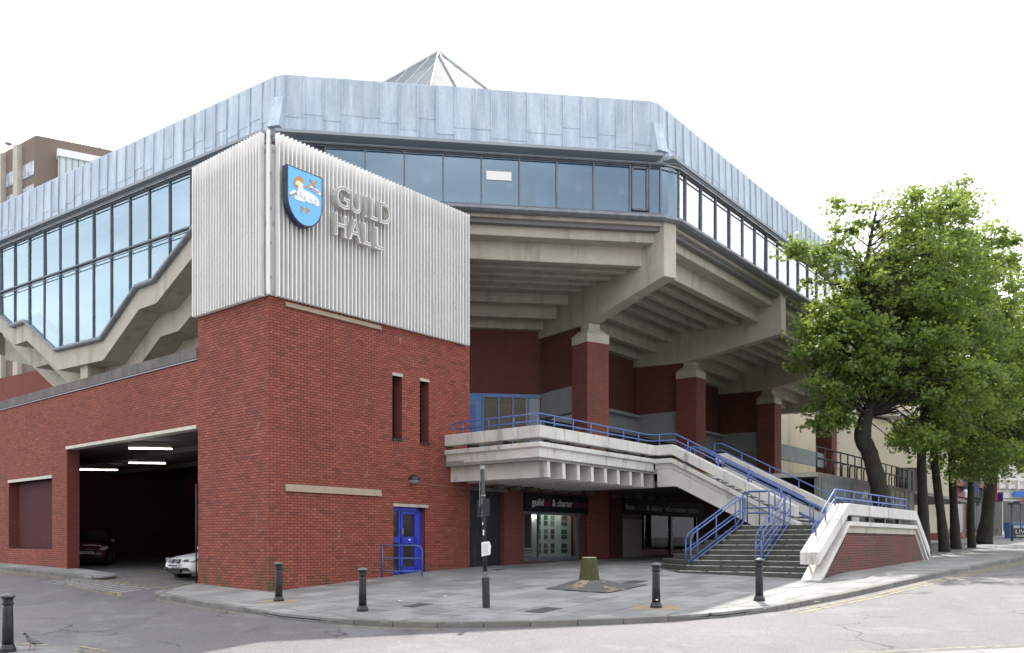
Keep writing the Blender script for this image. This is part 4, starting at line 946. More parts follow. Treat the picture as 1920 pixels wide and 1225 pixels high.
for a, b in ((e1 - 2.6, e1 - 2.0), (e1 - 1.93, e1 - 1.39), (e1 - 1.32, e1 - .70), (e1 - .63, e1 - .07)):
    for z0, z1 in ((5.35, 6.55), (6.65, 8.88)): build('pane', MB().fbox(Ff, a, b, -OFF + .02, -OFF + .035, z0, z1), glass_mat('entrance_glass', (.6, .6, .56), 1.7), es)
build('lobby', MB().fbox(Ff, e0, e1, -OFF - 2.6, -OFF - 2.5, 5.3, 9.0), mat('lobby_wall', (.30, .28, .24), (.22, .2, .18), 1), es)
# ------------------------------------------------------------------ podium under the terrace with the shops
pod = thing('podium', 'red brick podium wall with shop fronts under the white terrace', 'building', (*FT(15, 0, 0)[:2], ground(*FT(15, 0, 0)[:2])))
p_open = [(8.06, 9.92, .5, 4.45), (11.05, 14.63, 2.0, 4.45), (17.8, 24.6, 1.9, 4.55)]
BT_T = brick_tex_mat('brick_podium', tR, (.19, .058, .045), (.15, .048, .04), (.042, .022, .02))
w = MB(); wall_panel(w, FT, 8.0, 34, .8, 5.1, p_open, t=-.06)
for (a, b, c, d) in p_open:
    for s in (a, b): w.add([FT(s, -.06, c), FT(s, -.4, c), FT(s, -.4, d), FT(s, -.06, d)], [(0, 1, 2, 3)])
    w.add([FT(a, -.06, d), FT(b, -.06, d), FT(b, -.4, d), FT(a, -.4, d)], [(0, 1, 2, 3)]); w.add([FT(a, -.06, c), FT(b, -.06, c), FT(b, -.4, c), FT(a, -.4, c)], [(0, 1, 2, 3)])
build('wall', w, BT_T, pod, recalc=False)
pcp = [FT(7.9, -3.4, 0), FT(30, -3.4, 0), FT(34, -.2, 0), FT(34, -14, 0), FT(7.9, -14, 0)]
build('podium_dark_filler', MB().prism([(x, y, 1.2) for x, y, _ in pcp], [(x, y, 5.1) for x, y, _ in pcp]), M_dark, pod)  # added dark filler behind the shops, shuts out sky and leaking sun
build('podium_dark_filler', MB().fbox(FT, 14.75, 17.7, -3.4, -.2, 1.2, 5.1), M_dark, pod); build('podium_dark_filler', MB().fbox(FT, 24.75, 34, -3.4, -.2, 1.2, 5.1), M_dark, pod)
gd = lambda s, t=0: ground(*FT(s, t, 0)[:2])
dd = build('double_door', MB().fbox(FT, 8.07, 8.97, -.30, -.24, gd(9), 4.44).fbox(FT, 8.99, 9.91, -.30, -.24, gd(9), 4.44), mat('navy_door', (.012, .014, .022), (.018, .02, .03), 3, .5, stain=(.05, .05, .055), stain_scale=3), pod)
build('handle', MB().tube([FT(8.9, -.2, 3.05), FT(8.9, -.16, 3.05), FT(8.9, -.16, 3.3), FT(8.9, -.2, 3.3)], .015, 6), M_steel, dd)
build('door_sign', MB().fbox(FT, 8.2, 8.45, -.235, -.23, 3.3, 3.75), M_black, dd)
build('lintel', MB().fbox(FT, 8.02, 10.1, -.1, -.03, 4.45, 4.56), M_conc_dark, pod)
M_sign = mat('shop_sign_black', (.010, .011, .017), (.014, .015, .021), 2, .6, spec=.2); M_signw = mat('sign_white', (.55, .54, .52), rough=.5); M_signp = mat('sign_magenta', (.16, .012, .05), rough=.5)
M_board = mat('display_board', (.62, .64, .60), (.55, .575, .54), 1, .6)
def shop_text(par, words, z, size, t):
    for txt, s, wd, m in words: build('sign_word', text_mb(txt, size, .012, lambda x, y, d, s=s: FT(s + x, t + d, z + y), width=wd, bold=.004), m, par, recalc=False)
sh1 = thing('shop', 'shop window with poster display under black guild hall and charter theatre sign', 'shop front', FT(12.8, -.06, gd(12.8)))
build('sign_board', MB().fbox(FT, 11.0, 15.4, -.05, .06, 3.84, 4.5), M_sign, sh1)
shop_text(sh1, [('guild', 11.36, .70, M_signw), ('hall', 12.09, .42, M_signp), ('& charter', 12.62, 1.32, M_signw), ('theatre', 14.02, 1.0, M_signp)], 4.06, .36, .06)
build('window_frame', MB().fbox(FT, 11.05, 14.63, -.2, -.1, 2.06, 2.2).fbox(FT, 11.05, 14.63, -.2, -.1, 3.74, 3.84).fbox(FT, 11.05, 11.12, -.2, -.1, 2.2, 3.74).fbox(FT, 14.5, 14.63, -.2, -.1, 2.2, 3.74).fbox(FT, 12.0, 12.05, -.2, -.1, 2.2, 3.74), M_frame, sh1)
build('pane', MB().fbox(FT, 11.12, 12.0, -.16, -.15, 2.2, 3.74), M_shopglass, sh1); build('pane', MB().fbox(FT, 12.05, 14.5, -.16, -.15, 2.2, 3.74), M_shopglass, sh1)
build('display_board', MB().fbox(FT, 12.02, 14.6, -.5, -.45, 2.1, 3.84), M_board, sh1); build('display_box', MB().fbox(FT, 11.05, 14.63, -2.4, -2.3, 1.9, 4.4), mat('shop_inner', (.10, .10, .09), (.2, .19, .16), 2), sh1)
build('display_box', MB().fbox(FT, 11.05, 14.63, -2.3, -.2, 1.95, 2.05).fbox(FT, 11.05, 14.63, -2.3, -.2, 4.3, 4.4), MATS['shop_inner'], sh1)
pc_ = [(.10, .12, .12), (.05, .05, .06), (.22, .16, .12), (.04, .14, .06), (.28, .10, .10), (.12, .14, .20), (.3, .3, .32)]
rp = random.Random(4)
def poster(par, F, s, z, w_, h_, t):
    k = rp.randrange(len(pc_)); c_ = pc_[k]; c2 = pc_[(k + 3) % 7]
    p = build('poster', MB().fbox(F, s, s + w_, t, t + .01, z, z + h_), mat('poster_%d' % k, c_, c2, 9, .5), par)
    build('poster_strip', MB().fbox(F, s + .02, s + w_ - .02, t + .01, t + .013, z + h_ * .42, z + h_ * .5), M_board, p)
for zz_ in (2.32, 2.86, 3.38):
    for s in (12.35, 12.78, 13.22): poster(sh1, FT, s, zz_, .24, .36, -.45)
    poster(sh1, FT, 13.92, zz_, .38, .36, -.45)
build('card', MB().fbox(FT, 11.1, 11.98, -.3, -.28, 2.22, 2.52), M_board, sh1); build('card_lines', MB().fbox(FT, 11.15, 11.9, -.28, -.277, 2.42, 2.45).fbox(FT, 11.15, 11.8, -.28, -.277, 2.33, 2.36), M_frame, sh1)
build('spot_lamp', MB().lathe([(.01, .05), (.04, .03), (.045, -.04)], FT(12.1, -.35, 3.66), 10), emit_mat('spot_lamp', (1, .96, .85), 14), sh1)
ld = bpy.data.lights.new('shop_window_light', 'AREA'); ld.energy = 15; ld.size = .2; ld.size_y = 2.2; ld.shape = 'RECTANGLE'; ld.color = (1, .99, .93)
lo = bpy.data.objects.new('shop_window_light', ld); COL.objects.link(lo); lo.parent = sh1; q_ = FT(13.0, -.24, 4.25); off_ = parent_loc(sh1); lo.location = (q_[0] - off_[0], q_[1] - off_[1], q_[2] - off_[2]); lo.rotation_euler = (0, 0, math.atan2(tR[1], tR[0]) + math.pi / 2)
sh2 = thing('shop', 'box office shop front under the stairs with grey panel and black sign', 'shop front', FT(21, -.06, gd(21)))
build('sign_board', MB().fbox(FT, 17.78, 25.0, -.05, .06, 3.92, 4.58), M_sign, sh2)
shop_text(sh2, [('box', 17.86, .72, M_signw), ('office', 18.65, .75, M_signp), ('& visitor information centre', 19.55, 4.85, M_signw)], 4.1, .34, .06)
build('infill_panel', MB().fbox(FT, 17.85, 19.45, -.2, -.1, 2.12, 3.7), mat('grey_infill', (.38, .38, .35), (.34, .34, .31), 2, .7), sh2); build('panel_head', MB().fbox(FT, 17.85, 19.45, -.2, -.11, 3.7, 3.9), mat('brown_head', (.18, .15, .12)), sh2)
for a, b in ((19.5, 22.0), (22.15, 24.5)):
    build('pane', MB().fbox(FT, a, b, -.16, -.15, 2.1, 3.9), glass_mat('office_front_glass', (.55, .58, .57), 1.2), sh2); build('window_strip', MB().fbox(FT, a, b, -.149, -.146, 2.12, 2.42), mat('crimson_strip', (.22, .012, .035), rough=.5), sh2)
build('strip_text', text_mb('www.', .2, .004, lambda x, y, d: FT(20.3 + x, -.146 + d, 2.2 + y), width=.9), mat('pink_text', (.40, .08, .12)), sh2, recalc=False)
build('window_frame', MB().fbox(FT, 22.0, 22.15, -.2, -.08, 1.9, 3.92), M_black, sh2); build('window_frame', MB().fbox(FT, 24.5, 24.6, -.2, -.08, 1.9, 3.92), M_black, sh2)
build('display_box', MB().fbox(FT, 19.4, 24.6, -3.2, -3.1, 1.8, 4.5).fbox(FT, 19.4, 24.6, -3.1, -.2, 1.85, 1.95), MATS['shop_inner'], sh2)
for s in (19.8, 20.3, 20.9, 21.5, 22.4, 23.1, 23.8):
    for z_ in (2.6, 3.1, 3.5): poster(sh2, FT, s + rp.uniform(-.1, .1), z_, .22, .3, -.9 - rp.uniform(0, .6))
build('wall_bell', MB().lathe([(.16, 0), (.16, .09), (.1, .12)], FT(16.0, .02, 4.3), 12), mat('amber_box', (.28, .18, .05)), pod)
build('cable', MB().tube([FT(8.0, -.04, 4.68), FT(14, -.04, 4.62)], .012, 5), MATS['pale_cable'], pod)

# ------------------------------------------------------------------ terrace
def coping_run(path, prof, name, m, parent, ln=1.55, bevel=.012):
    P_ = [Vector(p) for p in path]; cum = [0.]
    for a, b in zip(P_[:-1], P_[1:]): cum.append(cum[-1] + (b - a).length)
    def at_(d):
        for i in range(len(P_) - 1):
            if d <= cum[i + 1] + 1e-6: return P_[i].lerp(P_[i + 1], (d - cum[i]) / max(cum[i + 1] - cum[i], 1e-6))
        return P_[-1]
    n = max(1, round(cum[-1] / ln)); cuts = [cum[-1] * i / n for i in range(n + 1)]
    for i in range(1, n):      # keep joints clear of the corners
        for c in cum[1:-1]:
            if abs(cuts[i] - c) < .35: cuts[i] = c + (.35 if cuts[i] >= c else -.35)
    for a, b in zip(cuts[:-1], cuts[1:]):
        a2, b2 = a + (.005 if a > 0 else 0), b - (.005 if b < cum[-1] else 0)
        pts = [at_(a2)] + [P_[j] for j in range(1, len(P_) - 1) if a2 + .01 < cum[j] < b2 - .01] + [at_(b2)]
        build(name, MB().sweep(pts, prof), m, parent, bevel=bevel)
ter = thing('terrace', 'white concrete terrace with double band parapet and ribbed underside', 'terrace', SF(0, -7.1, 4.6))
DZ = 5.3
deck = [SF(-3.95, -6.75, 0), SF(-.1, -7.0, 0), SF(-.1, 0.0, 0), SF(.7, 0.05, 0), SF(.7, 4.2, 0), SF(4.25, 4.6, 0), SF(4.25, 34, 0), SF(-9, 34, 0), SF(-13, 6, 0), SF(-9.5, -1.5, 0)]
build('deck', MB().prism([(x, y, DZ - .16) for x, y, _ in deck], [(x, y, DZ) for x, y, _ in deck]), mat('deck_paving', (.30, .29, .27), (.24, .235, .22), 2, .8), ter)
tp = [SF(-3.95, -6.75, 0), SF(0, -7.1, 0), SF(0, 0, 0)]
coping_run(tp, rect(-.34, .06, 5.79, 6.14), 'parapet_rail', M_white, ter)
coping_run(tp, [(-.5, 5.16), (-.02, 5.22), (-.02, 5.50), (.07, 5.52), (.07, 5.66), (-.34, 5.66), (-.34, 5.32), (-.5, 5.32)], 'parapet_ledge', M_white, ter, 2.1)
for s in (-2.5, -1.0):
    pass
for r, h in [(-3, -6.62), (-1.5, -6.72)] + [(-.24, -6.4 + 1.2 * k) for k in range(6)]: build('parapet_post', MB().fbox(frame(SF(r, h, 0)[:2], hRn, hR), -.06, .06, -.06, .06, 5.6, 5.8), M_black, ter)
for k in range(9):
    h = -6.45 + k * .826; b_ = MB().hexa([SF(-3.9, h - .08, 4.66), SF(-.10, h - .08, 4.66), SF(-.10, h + .08, 4.66), SF(-3.9, h + .08, 4.66), SF(-3.9, h - .08, 5.15), SF(-.12, h - .08, 5.17), SF(-.12, h + .08, 5.17), SF(-3.9, h + .08, 5.15)])
    build('rib', b_, M_white, ter, bevel=.008)
build('rib_web', MB().fbox(SF, -3.9, -.75, -6.36, .2, 4.80, 5.13), M_conc_dark, ter)
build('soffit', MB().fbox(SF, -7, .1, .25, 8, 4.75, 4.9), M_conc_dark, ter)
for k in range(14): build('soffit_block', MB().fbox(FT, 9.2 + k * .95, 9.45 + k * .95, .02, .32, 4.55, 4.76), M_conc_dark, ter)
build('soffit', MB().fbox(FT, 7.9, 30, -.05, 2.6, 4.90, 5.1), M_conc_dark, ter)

# ------------------------------------------------------------------ upper flight
RUN0, RUN1, DROP = .69, 5.05, 2.25
stair = thing('staircase', 'white upper flight of stairs dropping from the terrace to the landing', 'staircase', SF(5.0, 0, 3.2))
up = lambda h, z: [SF(0.0, h, z), SF(RUN0, h, z), SF(RUN1, h, z - DROP)]
coping_run([SF(.01, 0, 0), SF(RUN0, 0, 0), SF(RUN1, 0, -DROP)], rect(-.34, .06, 5.79, 6.14), 'parapet_rail', M_white, stair, 1.7)
build('parapet_ledge', MB().sweep([SF(.02, 0, 0), SF(RUN0, 0, 0), SF(RUN1 + .1, 0, -DROP - .05)], [(-.3, 5.3), (-.02, 5.3), (-.02, 5.48), (.09, 5.5), (.09, 5.66), (-.3, 5.66)]), M_white, stair, bevel=.012)
build('stringer', MB().prism([SF(r, -.0, z) for r, z in ((.12, 5.29), (RUN0, 5.29), (RUN1 - .1, 3.1), (4.4, 2.9), (.85, 4.68), (.12, 4.68))], [SF(r, .28, z) for r, z in ((.12, 5.29), (RUN0, 5.29), (RUN1 - .1, 3.1), (4.4, 2.9), (.85, 4.68), (.12, 4.68))]), M_white, stair)
M_step = mat('mossy_step', (.085, .09, .08), (.055, .062, .05), 3, .9, bmp=.4, bscale=25, stain=(.05, .065, .03), stain_scale=2.5, speck=((.16, .16, .15), 30, .5))
M_nose = mat('step_nosing', (.74, .74, .71), (.55, .55, .52), 7, .75, stain=(.12, .13, .10), stain_scale=6, stain_rng=(.52, .64), stain_vec=(1, 1, 1))
NR = 14; rz = (DZ - 3.25) / NR; tr_ = (RUN1 - RUN0) / NR
for k in range(NR):
    r0 = RUN0 + k * tr_; z = DZ - (k + 1) * rz
    st = build('step', MB().fbox(SF, r0, r0 + tr_ + .02, .3, 4.0, z - .2, z), M_step, stair, bevel=.01)
    build('nosing', MB().fbox(SF, r0 + tr_ - .03, r0 + tr_ + .026, .32, 3.98, z - .045, z + .004), M_nose, st)
build('parapet_rail', MB().sweep([SF(.5, 4.35, 0), SF(RUN0 + .2, 4.35, 0), SF(RUN1 + .75, 4.35, -DROP - .25)], rect(-.06, .3, 5.79, 6.14)), M_white, stair, bevel=.015)
build('parapet_ledge', MB().sweep([SF(.5, 4.35, 0), SF(RUN0 + .2, 4.35, 0), SF(RUN1 + .75, 4.35, -DROP - .25)], rect(-.06, .3, 5.2, 5.62)), M_white, stair)

# ------------------------------------------------------------------ lower flight: nested splayed steps
low = thing('entrance_steps', 'broad mossy lower steps with worn white nosings at the pavement', 'steps', SF(5, -4.7, ground(*SF(5, -4.7, 0)[:2])))
LZ = 3.25; NB = 10
for k in range(NB):
    hk = -1.95 - .31 * k; rc = 4.05 - .083 * k; rl = max(.75, 3.7 - .33 * k); rl = min(rl, rc - .3); z = LZ - .15 * k
    pl = [(7.0, hk), (rc, hk), (rl, hk + (rc - rl)), (rl, 1.6), (7.0, 1.6)]
    if k == 0: pl = [(7.0, hk), (rc, hk), (rl, hk + (rc - rl)), (rl, 5.8), (7.0, 5.8)]
    st = build('step', MB().prism([SF(r, h, z - .149 if k < NB - 1 else 1.4) for r, h in pl], [SF(r, h, z) for r, h in pl]), M_step, low, bevel=.015)
    build('nosing', MB().fbox(SF, rc + .02, 6.98, hk - .006, hk + .055, z - .012, z + .004), M_nose, st)
    if k > 3: build('nosing', MB().prism([SF(r, h, z - .02) for r, h in ((rc, hk - .003), (rl, hk + rc - rl - .003), (rl + .03, hk + rc - rl + .03), (rc + .02, hk + .05))], [SF(r, h, z + .003) for r, h in ((rc, hk - .003), (rl, hk + rc - rl - .003), (rl + .03, hk + rc - rl + .03), (rc + .02, hk + .05))]), M_kerb, st)
# far lower flight and core
for k in range(1, 8):
    z = LZ - .15 * k; build('step', MB().fbox(SF, 3.5, 7.0, 5.8 + .31 * (k - 1), 5.82 + .31 * k, 1.6, z), M_step, low)
build('core', MB().fbox(SF, 4.3, 6.98, -1.6, 5.75, 1.4, 3.1), M_conc_dark, low)

# ------------------------------------------------------------------ flank wall of the lower steps
fl = thing('flank_wall', 'weathered brick flank wall with white double coping beside the steps', 'wall', SF(7.4, 0, ground(*SF(7.4, 0, 0)[:2])))
FF = frame(SF(7.42, -4.75, 0)[:2], hR, hRn)
ctop = [(-.15, 1.52), (2.28, 3.02), (10.2, 3.02), (12.25, 1.6)]
def ztop(s): return np.interp(s, [c[0] for c in ctop], [c[1] for c in ctop])
core = [(-.1, 1.3), (-.1, 1.5), (2.28, 3.0), (10.2, 3.0), (12.2, 1.6), (12.2, 1.3)]
build('wall_core', MB().prism([FF(s, -.42, z) for s, z in core], [FF(s, -.03, z) for s, z in core]), M_mortar, fl)
FFb = frame(SF(7.39, -4.75, 0)[:2], hR, hRn)
lay_bricks(fl, FFb, hR, -.05, 12.1, 1.5, 3.03, [], 300, M_brick_old, keep=lambda s, z: z < ztop(s) - .06)
cp_path = lambda dz: [FF(-.32, -.2, 1.42 + dz), FF(2.28, -.2, 3.02 + dz), FF(10.2, -.2, 3.02 + dz), FF(12.35, -.2, 1.5 + dz)]
build('concrete_band', MB().sweep(cp_path(0), rect(-.2, .19, -.02, .17)), M_conc, fl)
coping_run(cp_path(.17), rect(-.24, .27, .0, .13), 'lower_coping', M_white, fl, 1.5)
up_path = [FF(-.28, -.2, 2.13), FF(2.28, -.2, 3.50), FF(10.2, -.2, 3.50), FF(12.3, -.2, 2.15)]
coping_run(up_path, rect(-.27, .24, 0, .33), 'upper_coping', M_white, fl, 1.5)
for s in (.5, 3.2, 5.0, 6.8, 8.6, 11.2):
    zz_ = np.interp(s, [-.28, 2.28, 10.2, 12.3], [2.13, 3.5, 3.5, 2.15]); build('coping_post', MB().fbox(FF, s - .06, s + .06, -.26, -.14, zz_ - .22, zz_ + .03), M_black, fl)

# ------------------------------------------------------------------ handrails
def handrail(name, label, lines, posts, loc, m=M_blue, r=.024, cat='handrail', grp='blue tubular handrails'):
    t_ = thing(name, label, cat, loc, grp)
    for l in lines: build('rail', MB().tube(l, r, 8), m, t_, smooth=True)
    for a, b in posts: build('post', MB().tube([a, b], r * .95, 8), m, t_, smooth=True)
    return t_
R1, R2 = 6.54, 6.32
zl = lambda r: 0 if r < RUN0 else -DROP * (r - RUN0) / (RUN1 - RUN0)
top = [SF(-3.6, -6.62, R2), SF(-3.72, -6.6, R2 + .06), SF(-3.76, -6.6, R2 + .12), SF(-3.72, -6.6, R1 - .05), SF(-3.6, -6.62, R1), SF(-.3, -6.8, R1), SF(-.22, -6.7, R1), SF(-.22, -.1, R1), SF(-.1, .2, R1), SF(RUN0, .2, R1), SF(5.3, .2, R1 + zl(5.3))]
mid = [SF(-3.6, -6.62, R2), SF(-.3, -6.8, R2), SF(-.22, -6.7, R2), SF(-.22, -.1, R2), SF(-.1, .2, R2), SF(RUN0, .2, R2), SF(5.3, .2, R2 + zl(5.3))]
psts = [(SF(r, -6.6 - .2 * (r + 3.6) / 3.4, R1), SF(r, -6.6 - .2 * (r + 3.6) / 3.4, 6.1)) for r in (-3.3, -2.2, -1.2, -.3)] + [(SF(-.22, -6 + k * 1.05, R1), SF(-.22, -6 + k * 1.05, 6.1)) for k in range(6)] + [(SF(r, .2, R1 + zl(r)), SF(r, .2, 6.1 + zl(r))) for r in (.1, 1.2, 2.3, 3.4, 4.5)]
hoops = []
for k in range(6):
    h = -5.9 + k * 1.05; hoops.append([SF(-.3, h, 6.1), SF(-.3, h, 6.27), SF(-.3, h + .07, 6.32), SF(-.3, h + .45, R2)])
handrail('handrail', 'blue railing round the terrace edge and down the near stair side', [top, mid] + hoops, psts, SF(0, -4, 6.1))
def stair_rail(h, label, r0=.2, r1=5.4, base=0.):
    zt = lambda r: DZ + .92 + zl(r); l1 = [SF(r0, h, DZ + .92), SF(RUN0, h, DZ + .92), SF(r1, h, zt(r1)), SF(r1 + .1, h, zt(r1) - .08), SF(r1 + .1, h, zt(r1) - .5), SF(r1, h, zt(r1) - .55), SF(RUN0, h, DZ + .4), SF(r0, h, DZ + .4), SF(r0 - .08, h, DZ + .5), SF(r0 - .08, h, DZ + .84), SF(r0, h, DZ + .92)]
    handrail('handrail', label, [l1], [(SF(r, h, zt(r)), SF(r, h, zt(r) - .95)) for r in (.5, 1.6, 2.7, 3.8, 4.9)], SF(3, h, 4.3))
stair_rail(1.85, 'blue centre handrail on the upper flight, nearer of the pair')
stair_rail(2.2, 'blue centre handrail on the upper flight, farther of the pair', .2, 5.75)
rt = [SF(.2, 4.2, R1), SF(RUN0, 4.2, R1), SF(5.7, 4.2, R1 + zl(5.7) + .05), SF(5.85, 4.2, R1 + zl(5.7) - .06), SF(5.8, 4.2, R2 + zl(5.7) - .1), SF(5.6, 4.2, R2 + zl(5.7) - .05), SF(RUN0, 4.2, R2 - .04), SF(.2, 4.2, R2 - .04)]
handrail('handrail', 'blue railing above the far white parapet of the upper flight', [rt], [(SF(r, 4.2, R1 + zl(r)), SF(r, 4.2, 6.05 + zl(r))) for r in (.4, 1.5, 2.6, 3.7, 4.8)], SF(3, 4.2, 4.5))
def step_rail(b, t, zb, zt, label, wdt=.16):
    lines = []; posts = []
    for off in (-wdt / 2, wdt / 2):
        P_ = lambda k, z: SF(b[0] + (t[0] - b[0]) * k + off, b[1] + (t[1] - b[1]) * k, z)
        zk = lambda k: zb + (zt - zb) * k
        lines.append([P_(.0, zk(0) + .80), P_(.0, zk(0) + .25), P_(.04, zk(.03) + .12), P_(.93, zk(.93) + .12), P_(1.0, zk(1) + .22), P_(1.0, zk(1) + .85), P_(.94, zk(.95) + .95), P_(.05, zk(.05) + .93), P_(.0, zk(0) + .80)])
        lines.append([P_(0, zk(0) + .5), P_(1, zk(1) + .5)])
    for k in (.16, .5, .86): posts.append((SF(b[0] + (t[0] - b[0]) * k, b[1] + (t[1] - b[1]) * k, zb + (zt - zb) * k + .94), SF(b[0] + (t[0] - b[0]) * k, b[1] + (t[1] - b[1]) * k, zb + (zt - zb) * k - .12)))
    handrail('handrail', label, lines, posts, SF(b[0], b[1], zb), r=.022)
step_rail((3.38, -4.3), (3.98, -1.7), 2.0, 3.25, 'blue double handrail at the left end of the lower steps')
step_rail((5.5, -4.25), (5.4, -1.65), 2.0, 3.25, 'blue double handrail in the middle of the lower steps')
gq = lambda r, z: SF(r, -1.0, z)
handrail('guard_hoop', 'blue double hoop guard rail on the landing beside the stringer end', [[gq(3.7, 3.3), gq(3.7, 4.25), gq(3.76, 4.33), gq(4.7, 4.33), gq(4.76, 4.25), gq(4.76, 3.7)], [gq(3.7, 3.82), gq(4.76, 3.82)], [SF(3.95, -1.25, 3.3), SF(3.95, -1.25, 4.28), SF(4.0, -1.25, 4.34), SF(4.6, -1.25, 4.34), SF(4.66, -1.25, 4.28), SF(4.66, -1.25, 3.3)], [SF(3.95, -1.25, 3.65), SF(4.66, -1.25, 3.65)]], [(gq(4.25, 3.25), gq(4.25, 4.33))], gq(4.2, 3.25))
zf = lambda s: float(np.interp(s, [-.28, 2.28, 10.2, 12.3], [2.46, 3.83, 3.83, 2.48]))
FR = lambda s, z: FF(s, -.32, z)
ft = [FR(.35, zf(.35) + .18), FR(.25, zf(.3) + .22), FR(.3, zf(.35) + .34), FR(2.2, zf(2.28) + .40), FR(2.35, 4.24), FR(10.2, 4.24), FR(12.2, zf(12.2) + .42)]
fm = [FR(.35, zf(.35) + .18), FR(2.25, zf(2.28) + .17), FR(10.2, 4.02), FR(12.2, zf(12.2) + .2)]
hp = []
for k in range(5): s = 2.7 + k * 1.7; hp.append([FF(s, -.5, 3.8), FF(s, -.5, 3.95), FF(s + .06, -.48, 4.02), FF(s + .4, -.36, 4.02)])
handrail('handrail', 'blue railing with hoops along the white flank coping', [ft, fm] + hp, [(FR(s, zf(s) + .40), FR(s, zf(s) - .02)) for s in (.55, 1.35, 2.2, 3.1, 4.0, 4.9, 5.8, 6.7, 7.6, 8.5, 9.4, 10.2, 11.2)], FF(4, -.3, 3.8))
handrail('handrail', 'short blue hoop rail at the foot of the flank wall', [[SF(6.85, -4.2, 2.25), SF(6.85, -4.2, 2.75), SF(6.9, -4.2, 2.84), SF(7.15, -4.1, 2.86)]], [], SF(6.85, -4.2, 2.2))

# ------------------------------------------------------------------ hoarding wall and black railing beyond the stairs
hw = thing('hoarding_wall', 'dark banner hoarding below the far terrace edge behind the stairs', 'hoarding', (*SF(4.3, 9, 0)[:2], 2.2))
build('wall', MB().fbox(SF, 4.1, 4.28, 4.7, 19.0, 1.8, 5.3), M_conc_dark, hw)
M_b1 = mat('banner_green', (.08, .10, .09), (.06, .08, .075), 3, .6); M_b2 = mat('banner_dark', (.035, .028, .03), (.045, .035, .035), 3, .5)
build('banner', MB().fbox(SF, 4.282, 4.30, 4.9, 8.6, 4.25, 5.15), M_b1, hw); build('banner', MB().fbox(SF, 4.282, 4.30, 8.66, 14.2, 4.2, 5.15), M_b2, hw)
bt = lambda h, z: (lambda x, y, d: SF(4.30 + d, h + x, z + y))
for txt, h, z, sz, wd, m in (('guild', 9.9, 4.6, .42, .9, M_signw), ('hall', 10.9, 4.6, .42, .5, M_signp), ('& charter', 11.5, 4.55, .42, 1.4, M_signw), ('theatre', 13.0, 4.5, .4, 1.0, M_signp)):
    build('banner_word', text_mb(txt, sz, .01, bt(h, z), width=wd), m, hw, recalc=False)
for k in range(22): build('banner_stripe', MB().fbox(SF, 4.30, 4.304, 5.3 + k * .14, 5.35 + k * .14, 4.4, 4.95 - .1 * (k % 3)), mat('banner_faint', (.16, .20, .20)), hw)
for k in range(5): build('poster', MB().fbox(SF, 4.282, 4.30, 14.5 + k * .85, 15.2 + k * .85, 4.1, 5.1), mat('poster_faded_%d' % k, ((.25, .22, .18), (.14, .17, .12), (.30, .20, .18), (.10, .14, .12), (.28, .24, .22))[k], ((.12, .1, .1), (.2, .2, .12), (.2, .1, .1), (.2, .2, .2), (.15, .12, .1))[k], 5), hw)
bl_l = [[SF(4.15, 4.8, 6.25), SF(4.15, 19, 6.25)], [SF(4.15, 4.8, 5.85), SF(4.15, 19, 5.85)]]
for k in range(14): h = 5.0 + k; bl_l.append([SF(4.1, h, 5.3), SF(4.1, h, 5.75), SF(4.1, h + .08, 5.83), SF(4.1, h + .45, 5.84)])
handrail('handrail', 'black railing on top of the banner hoarding', bl_l, [(SF(4.15, 4.8 + k * .95, 6.25), SF(4.15, 4.8 + k * .95, 5.28)) for k in range(16)], SF(4.15, 12, 5.3), m=M_black, r=.03, grp='black railings')
# ------------------------------------------------------------------ bollards
def make_bollard():
    o = thing('bollard', '', 'bollard', (0, 0, 0), 'black cast iron bollards')
    build('base', MB().lathe([(.125, 0), (.125, .05), (.11, .07), (.10, .10), (.088, .115)], n=20), M_black, o, smooth=False)
    build('shaft', MB().lathe([(.088, .11), (.082, .45), (.076, .70), (.076, .76)], n=20), M_black, o, smooth=True)
    build('collar', MB().lathe([(.078, .755), (.094, .765), (.094, .785), (.078, .795)], n=20), M_black, o, smooth=False)
    build('neck', MB().lathe([(.076, .79), (.076, .83), (.088, .86), (.108, .875), (.108, .89)], n=20), M_black, o, smooth=False)
    build('cap', MB().lathe([(.112, .888), (.112, .90), (.085, .925), (.045, .94), (.012, .944)], n=20), mat('grey_cap', (.10, .10, .105), (.14, .14, .145), 5, .4), o, smooth=True)
    return o
bol = make_bollard()
for i, (x, y, k, lab) in enumerate(((-8.62, 15.72, 1.06, 'nearest black bollard beside the pigeon at the road edge'), (-5.56, 21.92, 1., 'black bollard standing in front of the tower corner'), (-3.24, 19.94, 1., 'black bollard at the kerb in front of the long timber strip'), (3.06, 19.52, 1.02, 'black bollard with small white tag beside the tree stump'), (5.46, 20.3, 1., 'black bollard in front of the broad lower steps'))):
    o = bol if i == 0 else copy_tree(bol)
    o['label'] = lab; o.location = (x, y, ground(x, y)); o.scale = (k, k, k); o.rotation_euler = (0, 0, i * .7)
tagb = solo('bollard_tag', MB().fbox(frame((3.06, 19.52), (1, 0), (0, -1)), -.02, .025, .088, .094, ground(3.06, 19.52) + .16, ground(3.06, 19.52) + .19), M_wp, 'tiny white sticker near the foot of a bollard', 'sticker')
sand = mat('sand_bed', (.34, .28, .19), (.24, .20, .14), 8, .95, bmp=.3)
def ground_patch(name, poly, m, label, cat, dz=.006):
    return solo(name, MB().prism([(x, y, ground(x, y) - .02) for x, y in poly], [(x, y, ground(x, y) + dz) for x, y in poly]), m, label, cat)
ground_patch('mortar_patch', [(2.55, 19.3), (3.5, 19.15), (3.62, 19.75), (2.7, 19.9)], sand, 'sandy repair patch round the tagged bollard foot', 'paving patch')
